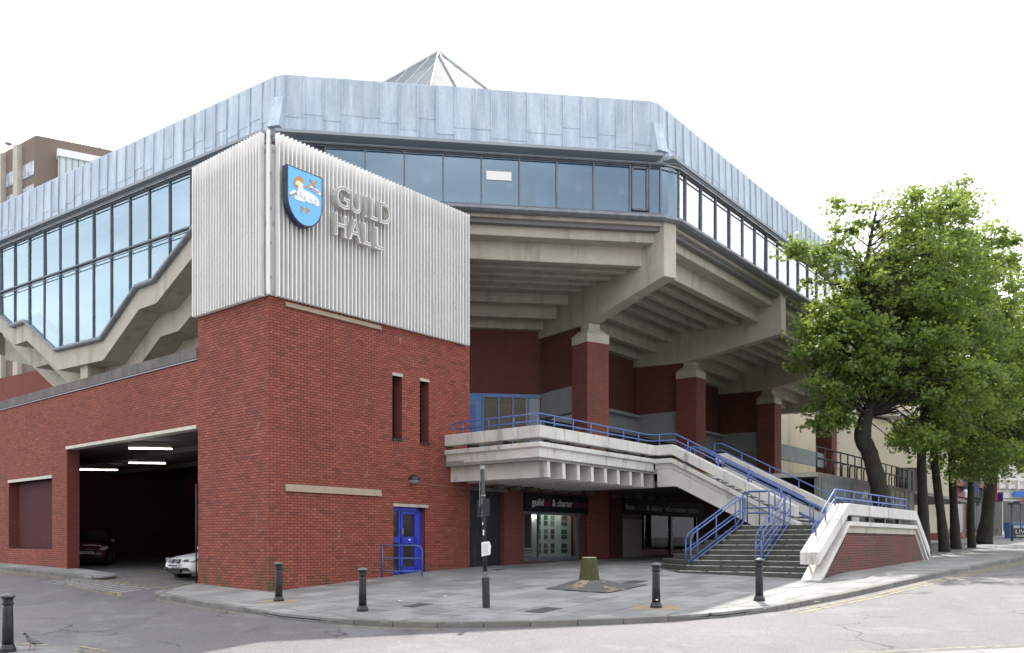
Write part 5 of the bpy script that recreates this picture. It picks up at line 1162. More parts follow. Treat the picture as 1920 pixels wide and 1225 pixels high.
ground_patch('mortar_patch', [(-6.1, 21.75), (-5.2, 21.6), (-5.05, 22.1), (-5.9, 22.25)], sand, 'sandy repair patch round the tower corner bollard', 'paving patch')
# ------------------------------------------------------------------ black post with notice
px_, py_ = -.56, 20.06; pz = ground(px_, py_)
po = thing('sign_post', 'slim black street post with steel bands and a thick base', 'post', (px_, py_, pz))
tl = lambda z: (px_ - .028 * z, py_, pz + z)
build('base', MB().tube([tl(0), tl(.66)], .083, 8), M_black, po); build('shoulder', MB().tube([tl(.66), tl(.79)], [.083, .047], 8), mat('post_grey', (.10, .11, .13), rough=.4), po)
build('shaft', MB().tube([tl(.78), tl(2.05), tl(3.02)], [.045, .043, .043], 12), M_black, po, smooth=True); build('cap', MB().tube([tl(3.02), tl(3.10)], .047, 12), M_steel, po)
for z in (2.0, 2.06, 2.28, 2.34, 2.44): build('band', MB().tube([tl(z), tl(z + .022)], .052, 12), M_steel, po)
build('bracket_plate', MB().box(px_ - .03 - .028 * 2, px_ + .075, py_ - .055, py_ - .05, pz + 2.0, pz + 2.38), M_black, po); build('bracket_plate', MB().box(px_ - .20, px_ - .055, py_ + .05, py_ + .055, pz + 1.98, pz + 2.34), M_black, po)
build('stay_rod', MB().tube([(px_ - .14, py_, pz + 2.2), (px_ - .145, py_, pz + 2.98)], .01, 5), M_steel, po)
build('sticker', MB().box(px_ - .075, px_ - .045, py_ - .052, py_ - .046, pz + 1.58, pz + 1.70), M_wp, po); build('sticker', MB().box(px_ - .085, px_ - .065, py_ - .052, py_ - .046, pz + 1.80, pz + 1.86), M_wp, po)
nt_ = thing('paper_notice', 'white printed paper notice tied to the black street post', 'notice', (px_ - .03, py_ - .06, pz + 1.13))
c8 = [(-.09, 1.12), (.10, 1.16), (.11, 1.36), (.075, 1.45), (-.095, 1.43)]
build('sheet', MB().prism([(px_ + x - .01, py_ - .062 - .02 * (x > 0), pz + z) for x, z in c8], [(px_ + x - .01, py_ - .056 - .02 * (x > 0), pz + z) for x, z in c8]), mat('paper', (.80, .81, .84), rough=.7), nt_)
for k in range(8): build('text_line', MB().box(px_ - .08, px_ + .06 - .02 * (k % 3), py_ - .088, py_ - .083, pz + 1.19 + k * .028, pz + 1.196 + k * .028), mat('print_grey', (.42, .42, .46)), nt_)
# ------------------------------------------------------------------ tree stump and its pit
sx, sy = 2.02, 24.0; sz = ground(sx, sy)
stp = thing('tree_stump', 'mossy sawn tree stump standing in a dark planting pit', 'tree stump', (sx, sy, sz))
n = 22; rs = random.Random(5); vs = []; prof = [(.33, -.05), (.275, .08), (.245, .25), (.225, .45), (.205, .62), (.19, .72)]
wob = [rs.uniform(.93, 1.07) for _ in range(n)]; tr = MB()
for r, z in prof:
    for k in range(n): q = r * (1 + (wob[k] - 1) * (1.6 - z)); tr.v.append((sx + q * math.cos(k * 2 * math.pi / n), sy + q * math.sin(k * 2 * math.pi / n), sz + z))
for i in range(len(prof) - 1):
    for k in range(n): tr.f.append((i * n + k, i * n + (k + 1) % n, (i + 1) * n + (k + 1) % n, (i + 1) * n + k))
tr.f.append(tuple((len(prof) - 1) * n + k for k in range(n)))
build('bark', tr, mat('mossy_bark', (.095, .095, .035), (.05, .05, .028), 14, .95, bmp=1., bscale=22, stain=(.03, .028, .02), stain_scale=9), stp)
build('sawn_top', MB().lathe([(.183, .715), (.183, .735)], (sx, sy, sz), 22), mat('sawn_wood', (.60, .54, .44), (.48, .42, .33), 8, .8), stp)
pit = MB(); G = 14
for j in range(G + 1):
    for i in range(G + 1):
        a, b = (i / G - .5) * 2.0, (j / G - .5) * 1.9; x = sx + .15 + tR[0] * a + tRn[0] * b; y = sy - .45 + tR[1] * a + tRn[1] * b
        dd_ = math.hypot(x - sx, y - sy); pit.v.append((x, y, ground(x, y) + .012 + .17 * math.exp(-(dd_ / .55) ** 2) + rs.uniform(0, .012)))
for j in range(G):
    for i in range(G): k = j * (G + 1) + i; pit.f.append((k, k + 1, k + G + 2, k + G + 1))
solo('planting_pit', pit, mat('pit_tarmac', (.105, .105, .107), (.08, .08, .082), 6, .9, bmp=.5, stain=(.34, .27, .17), stain_scale=2.6, stain_rng=(.54, .62), stain_vec=(1, 1, 1)), 'dark tarmac pit with sawdust round the tree stump', 'planting pit', smooth=True, recalc=False)
# covers in the pavement and litter
M_iron = mat('iron_cover', (.05, .05, .05), (.075, .072, .07), 12, .7, bmp=.6, bscale=60)
def cover(x, y, w, h, label):
    F = frame((x, y), tR, (-tR[1], tR[0])); c = [F(-w, -h, 0), F(w, -h, 0), F(w, h, 0), F(-w, h, 0)]
    solo('access_cover', MB().prism([(p[0], p[1], ground(p[0], p[1]) - .02) for p in c], [(p[0], p[1], ground(p[0], p[1]) + .008) for p in c]), M_iron, label, 'cover')
cover(.68, 19.5, .38, .22, 'dark iron cover in the paving right of the black post'); cover(-2.15, 20.7, .3, .18, 'small dark cover between the kerb bollard and black post'); cover(3.3, 24.6, .3, .22, 'dark cover in the paving near the lower step end'); cover(-.4, 28.9, .22, .14, 'tiny dark cover in front of the navy double door')
lit = random.Random(9)
for k, (x, y, lab) in enumerate(((-2.6, 21.5, 'scrap of white litter near the kerb bollard'), (-1.6, 22.2, 'scrap of pale litter between the post and the blue door'), (-5.0, 25.1, 'fallen pale leaf at the foot of the tower wall'), (6.6, 19.9, 'small dark scrap on the sunlit paving by the kerb'))):
    z = ground(x, y); solo('litter', MB().add([(x - .05, y - .03, z + .008), (x + .05, y - .04, z + .014), (x + .06, y + .03, z + .02), (x, y + .05, z + .01), (x - .05, y + .02, z + .025)], [(0, 1, 2, 3, 4)]), M_wp if k < 2 else mat('dry_leaf', (.22, .17, .09)), lab, 'litter', recalc=False)

# ------------------------------------------------------------------ cars
def make_car(name, label, loc, yaw, paint, kind):
    o = thing(name, label, 'car', loc, None)
    # local: x forward (nose at 0, tail at -len), y left, z up ; body from cross sections
    if kind == 'coupe':
        LN, HW = 4.6, .90
        S = [(0.0, .60, .30, .56), (-.06, .72, .22, .66), (-.25, .84, .20, .735), (-.7, .885, .19, .81), (-1.2, .9, .19, .88), (-1.55, .9, .19, .93), (-3.3, .9, .2, .98), (-4.2, .86, .24, .98), (-4.5, .8, .34, .9), (-4.58, .70, .42, .78)]
        C = [(-1.35, .76, .92), (-2.15, .60, 1.36), (-2.7, .57, 1.41), (-3.3, .58, 1.36), (-4.1, .68, .99)]
    else:
        LN, HW = 3.9, .83
        S = [(0.0, .62, .34, .62), (-.06, .74, .24, .74), (-.25, .80, .22, .84), (-.7, .825, .2, .92), (-1.0, .83, .2, .98), (-2.6, .83, .2, 1.0), (-3.6, .8, .26, 1.0), (-3.85, .74, .36, .92), (-3.9, .66, .42, .8)]
        C = [(-.75, .74, .95), (-1.55, .62, 1.44), (-2.2, .60, 1.50), (-3.2, .60, 1.46), (-3.78, .66, 1.0)]
    R = Matrix.Rotation(yaw, 4, 'Z'); T = Matrix.Translation(loc) @ R
    W_ = lambda x, y, z: tuple(T @ Vector((x, y, z)))
    bd = MB(); m = 12
    for x, hw, z0, z1 in S:
        ring = [(-hw * .9, z0), (-hw, z0 + (z1 - z0) * .25), (-hw, z0 + (z1 - z0) * .62), (-hw * .93, z0 + (z1 - z0) * .86), (-hw * .74, z1 - .015), (-hw * .35, z1 + .01), (hw * .35, z1 + .01), (hw * .74, z1 - .015), (hw * .93, z0 + (z1 - z0) * .86), (hw, z0 + (z1 - z0) * .62), (hw, z0 + (z1 - z0) * .25), (hw * .9, z0)]
        for y, z in ring: bow = -.14 * (abs(y) / HW) ** 2 if x > -.3 else 0; bd.v.append(W_(x + bow, y, z))
    for i in range(len(S) - 1):
        for k in range(m): bd.f.append((i * m + k, i * m + (k + 1) % m, (i + 1) * m + (k + 1) % m, (i + 1) * m + k))
    bd.f += [tuple(range(m)), tuple((len(S) - 1) * m + k for k in range(m))]
    body = build('body', bd, paint, o, smooth=True); sb = body.modifiers.new('sub', 'SUBSURF'); sb.levels = sb.render_levels = 2
    cb = MB()
    for x, hw, z in C: cb.v += [W_(x, -hw, z), W_(x, hw, z)]
    zb_ = .9
    for x, hw, z in C: cb.v += [W_(x, -HW * .88, zb_), W_(x, HW * .88, zb_)]
    nC = len(C)
    for i in range(nC - 1):
        a = 2 * i; b = a + 2; lo = 2 * nC
        cb.f += [(a, a + 1, b + 1, b), (lo + a, a, b, lo + b), (a + 1, lo + a + 1, lo + b + 1, b + 1)]
    build('cabin_glass', cb, mat('car_glass', (.01, .012, .015), rough=.05), o, recalc=True)
    rf = MB(); 
    for x, hw, z in C[1:4]: rf.v += [W_(x, -hw - .01, z + .012), W_(x, hw + .01, z + .012)]
    rf.f = [(0, 1, 3, 2), (2, 3, 5, 4)]; build('roof_panel', rf, paint, o, recalc=False)
    for x in (-.82, -3.55 if kind == 'coupe' else -3.15):
        for s in (-1, 1):
            wv = lambda r, y: [W_(x + r * math.cos(a), s * y, .32 + r * math.sin(a)) for a in [k * 2 * math.pi / 20 for k in range(20)]]
            w = build('wheel', MB().prism(wv(.32, HW - .19), wv(.32, HW + .012)), mat('tyre', (.018, .018, .018), rough=.85), o); build('rim', MB().prism(wv(.2, HW + .012), wv(.19, HW + .025)), M_steel, w)
    G_ = mat('grille_black', (.012, .012, .014), rough=.35); M_lamp = mat('headlight', (.62, .64, .66), (.35, .36, .38), 9, .08)
    fx = lambda y, z: .012 - .16 * (abs(y) / HW) ** 2 - max(0, z - .56) * .55 - max(0, .32 - z) * .4
    def patch(nm, pts, m, lift=.02, par=o):
        f0 = [W_(fx(y, z) - .05, y, z) for y, z in pts]; f1 = [W_(fx(y, z) + lift, y, z) for y, z in pts]; return build(nm, MB().prism(f0, f1), m, par)
    if kind == 'coupe':
        for s in (-1, 1):
            gr = patch('kidney_grille', [(s * .05, .55), (s * .25, .545), (s * .29, .60), (s * .26, .67), (s * .06, .67), (s * .03, .62)], G_, .03)
            hp_ = [(.36, .60), (.55, .58), (.76, .62), (.83, .69), (.70, .705), (.46, .66)]
            hl = build('headlight', MB().prism([W_(-.12 - .55 * max(0, y - .3), s * y, z) for y, z in hp_], [W_(.035 - .50 * max(0, y - .3) - .25 * max(0, z - .6), s * (y + .03), z + .01) for y, z in hp_]), M_lamp, o)
            build('lamp_bezel', MB().prism([W_(.02 - .50 * max(0, y - .3) - .25 * max(0, z - .6), s * (y + .03), z + .01) for y, z in ((.40, .60), (.58, .59), (.6, .655), (.5, .66))], [W_(.045 - .50 * max(0, y - .3) - .25 * max(0, z - .6), s * (y + .03), z + .01) for y, z in ((.40, .60), (.58, .59), (.6, .655), (.5, .66))]), G_, hl)
            patch('bumper_vent', [(s * .46, .30), (s * .70, .31), (s * .60, .41), (s * .44, .42)], G_, .03)
        patch('air_intake', [(-.32, .25), (.32, .25), (.36, .39), (-.36, .39)], G_, .035)
        pl = patch('number_plate', [(-.27, .43), (.27, .43), (.27, .53), (-.27, .53)], M_wp, .045)
        for k in range(7): build('plate_mark', MB().prism([W_(.058 - .16 * (abs(-.22 + k * .07) / HW) ** 2, -.22 + k * .07 + dy, z) for dy, z in ((0, .45), (.045, .45), (.045, .51), (0, .51))], [W_(.066 - .16 * (abs(-.22 + k * .07) / HW) ** 2, -.22 + k * .07 + dy, z) for dy, z in ((0, .45), (.045, .45), (.045, .51), (0, .51))]), mat('plate_print', (.10, .10, .12)), pl)
        build('badge', MB().tube([W_(-.10, 0, .735), W_(-.085, 0, .745)], .04, 12), mat('badge_blue', (.05, .09, .3), rough=.3), o)
    else:
        patch('upper_grille', [(-.42, .60), (.42, .60), (.40, .68), (-.40, .68)], G_, .03)
        patch('air_intake', [(-.6, .30), (.6, .30), (.55, .44), (-.55, .44)], G_, .03)
        pl = patch('number_plate', [(-.27, .47), (.27, .47), (.27, .57), (-.27, .57)], mat('plate_white', (.62, .62, .58)), .045)
        for k in range(7): build('plate_mark', MB().prism([W_(.058, -.22 + k * .065 + dy, z) for dy, z in ((0, .49), (.04, .49), (.04, .55), (0, .55))], [W_(.064, -.22 + k * .065 + dy, z) for dy, z in ((0, .49), (.04, .49), (.04, .55), (0, .55))]), mat('plate_print', (.10, .10, .12)), pl)
        for s in (-1, 1):
            hp_ = [(.44, .64), (.62, .62), (.76, .68), (.74, .79), (.56, .76)]
            build('headlight', MB().prism([W_(-.25, s * y, z) for y, z in hp_], [W_(.0 - .30 * max(0, y - .3), s * (y + .02), z) for y, z in hp_]), M_lamp, o)
    for s in (-1, 1): build('door_mirror', MB().box(-.08, .05, -.09, .09, 0, .13, T @ Matrix.Translation((-1.55 if kind == 'coupe' else -1.1, s * (HW + .08), .95))), paint, o, bevel=.03)
    return o
M_carw = mat('white_car_paint', (.74, .75, .76), rough=.18); M_carr = mat('dark_red_car_paint', (.10, .006, .010), rough=.2)
cx_, cy_ = FL(6.05, -.55, 0)[:2]
make_car('parked_car', 'white coupe with twin black grilles nosing out of the car park', (cx_, cy_, road_z(cx_, cy_)), math.radians(232), M_carw, 'coupe')
cx_, cy_ = FL(15.66, -2.0, 0)[:2]
make_car('parked_car', 'dark red hatchback parked in the gloom by the left brick pier', (cx_, cy_, road_z(cx_, cy_)), math.radians(291), M_carr, 'hatch')

# ------------------------------------------------------------------ pigeon
gx, gy = -8.30, 15.85; gz_ = ground(gx, gy)
pg = thing('pigeon', 'grey pigeon walking on the paving beside the nearest bollard', 'pigeon', (gx, gy, gz_))
# spine from beak (left) to tail (right), rings (x, z, half height, half width)
RG = [(-.142, .268, .003, .003), (-.128, .272, .006, .006), (-.118, .276, .013, .012), (-.10, .280, .021, .019), (-.083, .272, .021, .019), (-.068, .246, .024, .024), (-.05, .215, .034, .036), (-.02, .178, .050, .052), (.02, .152, .054, .056), (.06, .136, .044, .046), (.10, .122, .026, .032), (.14, .115, .010, .028), (.20, .110, .006, .030), (.25, .108, .004, .026)]
pb = MB(); n = 12
for x, z, hh, hw_ in RG:
    for k in range(n): a = k * 2 * math.pi / n; pb.v.append((gx + x, gy + hw_ * math.cos(a), gz_ + z + hh * math.sin(a)))
for i in range(len(RG) - 1):
    for k in range(n): pb.f.append((i * n + k, i * n + (k + 1) % n, (i + 1) * n + (k + 1) % n, (i + 1) * n + k))
pb.f += [tuple(range(n)), tuple((len(RG) - 1) * n + k for k in range(n))]
m_pg = bpy.data.materials.new('pigeon_plumage'); ntp, bsp, _ = nodes_of(m_pg)
tcn = ntp.nodes.new('ShaderNodeNewGeometry'); spx = ntp.nodes.new('ShaderNodeSeparateXYZ'); ntp.links.new(tcn.outputs['Position'], spx.inputs[0])
crp = ntp.nodes.new('ShaderNodeValToRGB'); ee = crp.color_ramp.elements; ee[0].color = (.03, .03, .045, 1); ee[1].color = (.035, .035, .04, 1)
for p_, c_ in ((.18, (.045, .045, .07)), (.30, (.06, .035, .07)), (.42, (.13, .13, .15)), (.70, (.22, .22, .24)), (.78, (.04, .04, .045))): q_ = ee.new(p_); q_.color = (*c_, 1)
ntp.links.new(rng(ntp, spx.outputs[0], gx - .145, gx + .25), crp.inputs[0]); ntp.links.new(crp.outputs[0], bsp.inputs['Base Color']); bsp.inputs['Roughness'].default_value = .6
build('body', pb, m_pg, pg, smooth=True)
M_leg = mat('pigeon_leg', (.40, .10, .08))
for x, y in ((.0, -.025), (.055, .025)):
    build('leg', MB().tube([(gx + x, gy + y, gz_ + .11), (gx + x + .012, gy + y, gz_ + .06), (gx + x, gy + y, gz_ + .008)], .006, 6).tube([(gx + x + .015, gy + y, gz_ + .006), (gx + x - .03, gy + y, gz_ + .006)], .005, 5), M_leg, pg)
for s in (-1, 1):
    wgp = [(-.045, .205), (.02, .200), (.08, .165), (.17, .135), (.10, .125), (.02, .125), (-.03, .15)]
    build('wing', MB().prism([(gx + x, gy + s * (.046 - max(0, x - .05) * .18), gz_ + z) for x, z in wgp], [(gx + x, gy + s * (.060 - max(0, x - .05) * .18), gz_ + z) for x, z in wgp]), mat('wing_grey', (.20, .20, .22), (.13, .13, .15), 20, .6), pg)

# ------------------------------------------------------------------ trees
M_leafA = leaf_mat('leaf_green', (.055, .11, .033), (.095, .175, .05), (.17, .24, .06)); M_leafB = leaf_mat('leaf_dark', (.042, .10, .035), (.075, .155, .048), (.13, .20, .055))
M_bark = mat('bark', (.045, .039, .030), (.020, .018, .015), 7, .95, bmp=1., bscale=7, vec=(1, 1, .4), stain=(.045, .05, .024), stain_scale=2.5)
lo_ = np.array([(0, -.5), (.16, -.34), (.46, -.30), (.30, -.06), (.50, .16), (.22, .16), (.0, .52), (-.22, .16), (-.50, .16), (-.30, -.06), (-.46, -.30), (-.16, -.34)])
def tree(name, label, base, trunk, radii, blobs, n_leaf, seed, lm, size=(.10, .205), twigs=True, group='street trees along the pavement'):
    R_ = np.random.default_rng(seed); bx, by = base; bz = ground(bx, by)
    t = thing(name, label, 'tree', (bx, by, bz), group)
    tp_ = [(bx + x, by + y, bz + z) for x, y, z in trunk]
    P_ = [Vector(p) for p in tp_]; pts = []; rad = []
    for i in range(len(P_) - 1):      # smooth spline
        p0, p1, p2, p3 = P_[max(i - 1, 0)], P_[i], P_[i + 1], P_[min(i + 2, len(P_) - 1)]
        for k in range(6):
            u = k / 6; pts.append(.5 * ((2 * p1) + (p2 - p0) * u + (2 * p0 - 5 * p1 + 4 * p2 - p3) * u * u + (3 * p1 - p0 - 3 * p2 + p3) * u ** 3)); rad.append((radii[i] * (1 - u) + radii[i + 1] * u) * (1 + R_.uniform(-.05, .05)))
    pts.append(P_[-1]); rad.append(radii[-1])
    build('trunk', MB().tube(pts, rad, 12), M_bark, t, smooth=True)
    cl = []
    for (cx, cy, cz, rx, ry, rz_, n) in blobs:
        d = R_.normal(size=(n, 3)); d /= np.linalg.norm(d, axis=1)[:, None]; rr_ = R_.uniform(.25, 1, n) ** .45
        cl.append(np.array([bx + cx, by + cy, bz + cz]) + d * rr_[:, None] * np.array([rx, ry, rz_]))
    C_ = np.vstack(cl); br_ = MB(); top_i = len(pts)
    order = R_.permutation(len(C_))[:max(20, int(len(C_) * .45))]
    for q in order:
        c = Vector(C_[q]); best = None
        for i in range(int(top_i * .5), top_i):
            dd_ = (pts[i] - c).length + max(0, pts[i].z - c.z + .6) * 1.5
            if best is None or dd_ < best[0]: best = (dd_, i)
        a = pts[best[1]]; m1 = a.lerp(c, .45) + Vector((R_.normal() * .18, R_.normal() * .18, abs(R_.normal()) * .25 + .12 * (c - a).length))
        r0 = min(rad[best[1]] * .38, .025 + .014 * (c - a).length)
        br_.tube([a, a.lerp(m1, .5) + Vector((R_.normal() * .06, R_.normal() * .06, 0)), m1, m1.lerp(c, .5) + Vector((R_.normal() * .08, R_.normal() * .08, R_.normal() * .08)), c], [r0, r0 * .8, r0 * .55, r0 * .35, .006], 5)
    build('limbs', br_, M_bark, t, smooth=True)
    # leaves hang in flat sprays round every twig end
    k_ = R_.integers(0, len(C_), n_leaf); spread = R_.uniform(.22, .60, len(C_))
    pos = C_[k_] + R_.normal(size=(n_leaf, 3)) * spread[k_][:, None] * np.array([1, 1, .55]) * .62
    nrm = R_.normal(size=(n_leaf, 3)) * .62 + np.array([0, 0, .75]); nrm /= np.linalg.norm(nrm, axis=1)[:, None]
    tg = np.cross(nrm, R_.normal(size=(n_leaf, 3))); tg /= np.linalg.norm(tg, axis=1)[:, None]; bt_ = np.cross(nrm, tg)
    sz_ = R_.uniform(*size, n_leaf)[:, None, None]
    V = pos[:, None, :] + sz_ * (lo_[None, :, 0:1] * tg[:, None, :] + lo_[None, :, 1:2] * bt_[:, None, :] + (-.35 * np.abs(lo_[None, :, 0:1])) * nrm[:, None, :])
    V = V.reshape(-1, 3) - np.array([bx, by, bz]); big_mesh('crown', V, 12, lm, t); return t
tree('plane_tree', 'tree with leaning crooked trunk right of the concert hall', (14.6, 36.6),
     [(.28, 0, 0), (.22, 0, 1.2), (.05, 0, 2.6), (-.36, 0, 4.1), (-.64, 0, 4.75), (-.5, 0, 5.6), (-.1, 0, 6.6), (-.2, .1, 8.4), (-.5, .2, 10.4), (-.3, .2, 12.4), (0, .2, 14)], [.38, .36, .34, .31, .34, .27, .24, .18, .13, .08, .03],
     [(.0, 0, 9.0, 3.3, 2.6, 2.4, 150), (-1.8, -.8, 7.6, 1.9, 1.8, 2.0, 90), (2.2, .5, 11.2, 2.6, 2.2, 2.4, 100), (-1.7, 0, 11.4, 1.7, 1.7, 1.5, 26), (-2.9, -.5, 12.2, .8, .8, .4, 7), (2.0, -.6, 6.8, 2.6, 1.8, 1.2, 80), (-.6, 0, 13.6, 2.2, 1.3, .5, 9), (1.2, -.8, 4.7, 1.1, .9, .5, 14), (2.2, 0, 13.8, 1.5, 1.3, .9, 22), (-2.5, -.8, 5.4, 1.0, .9, .5, 14)], 36000, 21, M_leafA)
tree('plane_tree', 'tall tree whose dark trunk stands just behind the flank wall', (17.75, 39.5),
     [(0, 0, 0), (-.1, 0, 2.2), (-.15, 0, 4.4), (0, 0, 6.4), (.3, .1, 9), (.2, .2, 12), (.1, .2, 15)], [.27, .21, .19, .17, .14, .1, .03],
     [(.2, 0, 8.8, 3.0, 2.6, 3.6, 150), (-.2, 0, 12.8, 2.4, 2.0, 2.0, 75), (.9, -.3, 15.1, 1.0, 1.0, .9, 16), (-.2, -.8, 5.0, 1.5, 1.0, .9, 26)], 22000, 22, M_leafB)
tree('plane_tree', 'slightly leaning slim trunk tree next to the flank wall end', (19.54, 41.84),
     [(.15, 0, 0), (.0, 0, 1.5), (-.3, 0, 4), (-.45, 0, 6.2), (-.3, .1, 9), (0, .2, 12), (0, .2, 15)], [.27, .2, .17, .155, .13, .1, .03],
     [(.9, -.2, 8.2, 3.4, 2.8, 3.6, 160), (1.4, 0, 12.2, 2.8, 2.2, 2.4, 90), (1.8, -.3, 4.2, 2.2, 1.4, 1.0, 44), (2.2, 0, 14.2, 1.3, 1.2, .8, 16)], 22000, 23, M_leafA)
tree('plane_tree', 'straight slim tree between the leaning tree and forked tree', (21.92, 45.4),
     [(0, 0, 0), (-.1, 0, 2), (-.2, 0, 4.2), (-.2, 0, 6.4), (0, .1, 9), (.2, .1, 13)], [.27, .19, .17, .15, .12, .03],
     [(.8, -.4, 8.2, 3.6, 2.8, 3.4, 130), (2.2, 0, 12.4, 3.2, 2.4, 2.4, 90), (.3, -.5, 4.2, 1.6, 1.3, .9, 26), (3.0, -1, 5.4, 2.0, 1.5, 1.2, 30)], 20000, 24, M_leafB)
tree('plane_tree', 'thin forked tree with two dark limbs', (23.6, 47.2),
     [(0, 0, 0), (-.05, 0, 2), (0, 0, 4.4), (.2, 0, 5.6), (.9, 0, 7.4), (1.2, .1, 10)], [.23, .17, .16, .13, .10, .03],
     [(2.4, -.6, 8.0, 3.8, 2.4, 3.0, 120), (3.8, 0, 11.4, 3.2, 2.2, 2.4, 90), (3.6, -1.2, 5.2, 2.2, 1.6, 1.0, 34)], 20000, 25, M_leafA)
tree('plane_tree', 'thick trunked leaning tree nearest the far shops', (28.16, 54.5),
     [(-.2, 0, 0), (0, 0, 1.5), (.25, 0, 4), (.9, 0, 6.8), (1.5, .1, 9), (1.8, .2, 12)], [.52, .38, .35, .31, .22, .05],
     [(1.8, -.6, 8.4, 4.6, 3.2, 3.6, 150), (3.0, 0, 12.0, 3.8, 2.6, 2.6, 100), (3.4, -1, 5.0, 2.2, 1.6, 1.0, 34), (5.5, -1, 9.5, 2.4, 2.2, 3.6, 90)], 26000, 26, M_leafB, size=(.12, .23))
# ------------------------------------------------------------------ background buildings
# office block behind the hall
M_clad = mat('brown_cladding', (.19, .145, .115), (.16, .12, .10), 3, .8, vec=(6, 6, .2)); M_owin = mat('office_glass', (.16, .20, .24), (.55, .60, .64), 1.2, .12)
ob = thing('office_block', 'brown clad office block with pale ribs and roof aerials behind the hall', 'building', (-46, 92, 2))
OC = (-46.6, 90.); oL = (-.80, .60); oR = (.86, .51); oLn = (-.60, -.80); oRn = (.51, -.86)
FO = frame(OC, oL, oLn); FO2 = frame(OC, oR, oRn)
poly = [adv(OC, oL, 26), adv(OC, oL, .2), adv(OC, oR, .2), adv(OC, oR, 30), adv(adv(OC, oL, 26), oR, 30)]
build('wall', MB().prism([(x, y, 2) for x, y in poly], [(x, y, 42.6) for x, y in poly]), M_clad, ob)
for s in (2.75, 6.2): build('rib', MB().fbox(FO, s, s + .95, 0, .5, 2, 42.3), M_conc, ob)
for zf_ in (40.3, 38.0, 35.7):
    for s0 in (.25, 3.75, 7.3):
        f = build('window', MB().fbox(FO, s0, s0 + 2.4, -.1, .03, zf_ - 1.5, zf_), M_frame, ob)
        for k in range(4):
            build('pane', MB().fbox(FO, s0 + .05 + k * .59, s0 + .58 + k * .59, .03, .05, zf_ - 1.42, zf_ - .08), M_owin, f)
so = MB().fbox(FO2, 1.9, 7, -2, 1.0, 2, 40.6); stb = build('glazed_bay', so, mat('bay_glass', (.42, .52, .52), (.52, .60, .60), 1, .15), ob)
build('bay_fascia', MB().fbox(FO2, 1.8, 7.1, -2, 1.2, 40.6, 41.3), M_louvre, stb)
for k in range(10): build('bay_mullion', MB().fbox(FO2, 2.0 + k * .55, 2.05 + k * .55, 1.0, 1.05, 30, 40.6), M_frame, stb)
ra = random.Random(8)
for k in range(11):
    s = 2.9 + k * .31 + ra.uniform(-.06, .06); h = ra.uniform(1.4, 3.0); p = FO2(s, -2, 42.6)
    a = thing('roof_aerial', 'thin aerial mast, number %s from the left on the office roof' % ('one two three four five six seven eight nine ten eleven'.split()[k]), 'aerial', p, 'aerials on the office roof')
    build('mast', MB().tube([p, (p[0], p[1], p[2] + h)], .028, 5), M_steel, a)
    if k > 3: build('cross_arm', MB().tube([(p[0] - .2, p[1], p[2] + h * .55), (p[0] + .2, p[1], p[2] + h * .5)], .03, 5), M_steel, a)
dsh = FO(6.4, -.3, 42.6); d_ = thing('satellite_dish', 'small grey dish at the left edge of the office roof', 'dish', dsh)
build('mast', MB().tube([dsh, (dsh[0], dsh[1], dsh[2] + .8)], .05, 6), M_steel, d_); build('dish', MB().lathe([(.05, -.05), (.35, .12), (.36, .16), (.05, .0)], (dsh[0], dsh[1], dsh[2] + .8), 14), M_steel, d_)

# cream building beyond the trees
M_cream = mat('cream_render', (.66, .60, .47), (.60, .545, .42), 1, .8, stain=(.44, .40, .32), stain_scale=.7)
cb_ = thing('cream_building', 'large plain cream rendered building with dark red plinth beyond the trees', 'building', (26, 66, 2.6))
A_ = (22.5, 64.5); B_ = (31.0, 65.0); FCb = frame(A_, ((B_[0] - A_[0]) / math.hypot(8.5, .5), .5 / 8.52), (.5 / 8.52, -8.5 / 8.52)); WB = 8.52
cgz = ground(26, 64)
build('wall', MB().fbox(FCb, 0, WB, -14, 0, 2, 15.5), M_cream, cb_); build('plinth', MB().fbox(FCb, 0, WB + .03, -.2, .05, 2, cgz + .55), mat('red_plinth', (.20, .02, .03), rough=.6), cb_)
build('parapet', MB().fbox(FCb, -.1, WB + .1, -14.1, .12, 15.5, 15.9), M_cream, cb_)
build('patch_panel', MB().fbox(FCb, .3, 1.8, .0, .04, 8.0, 10.6), mat('pale_patch', (.72, .68, .58)), cb_)
wf = build('window', MB().fbox(FCb, 4.55, 6.1, .0, .07, 5.6, 8.0), mat('brown_frame', (.07, .045, .035), rough=.6), cb_); build('pane', MB().fbox(FCb, 4.75, 5.9, .07, .08, 5.8, 7.8), M_doorglass, wf)
build('small_vent', MB().fbox(FCb, 4.6, 5.1, 0, .05, 9.3, 9.8), M_conc, cb_); build('ledge', MB().fbox(FCb, 3.0, 6.4, 0, .5, 11.6, 12.0), M_white, cb_)
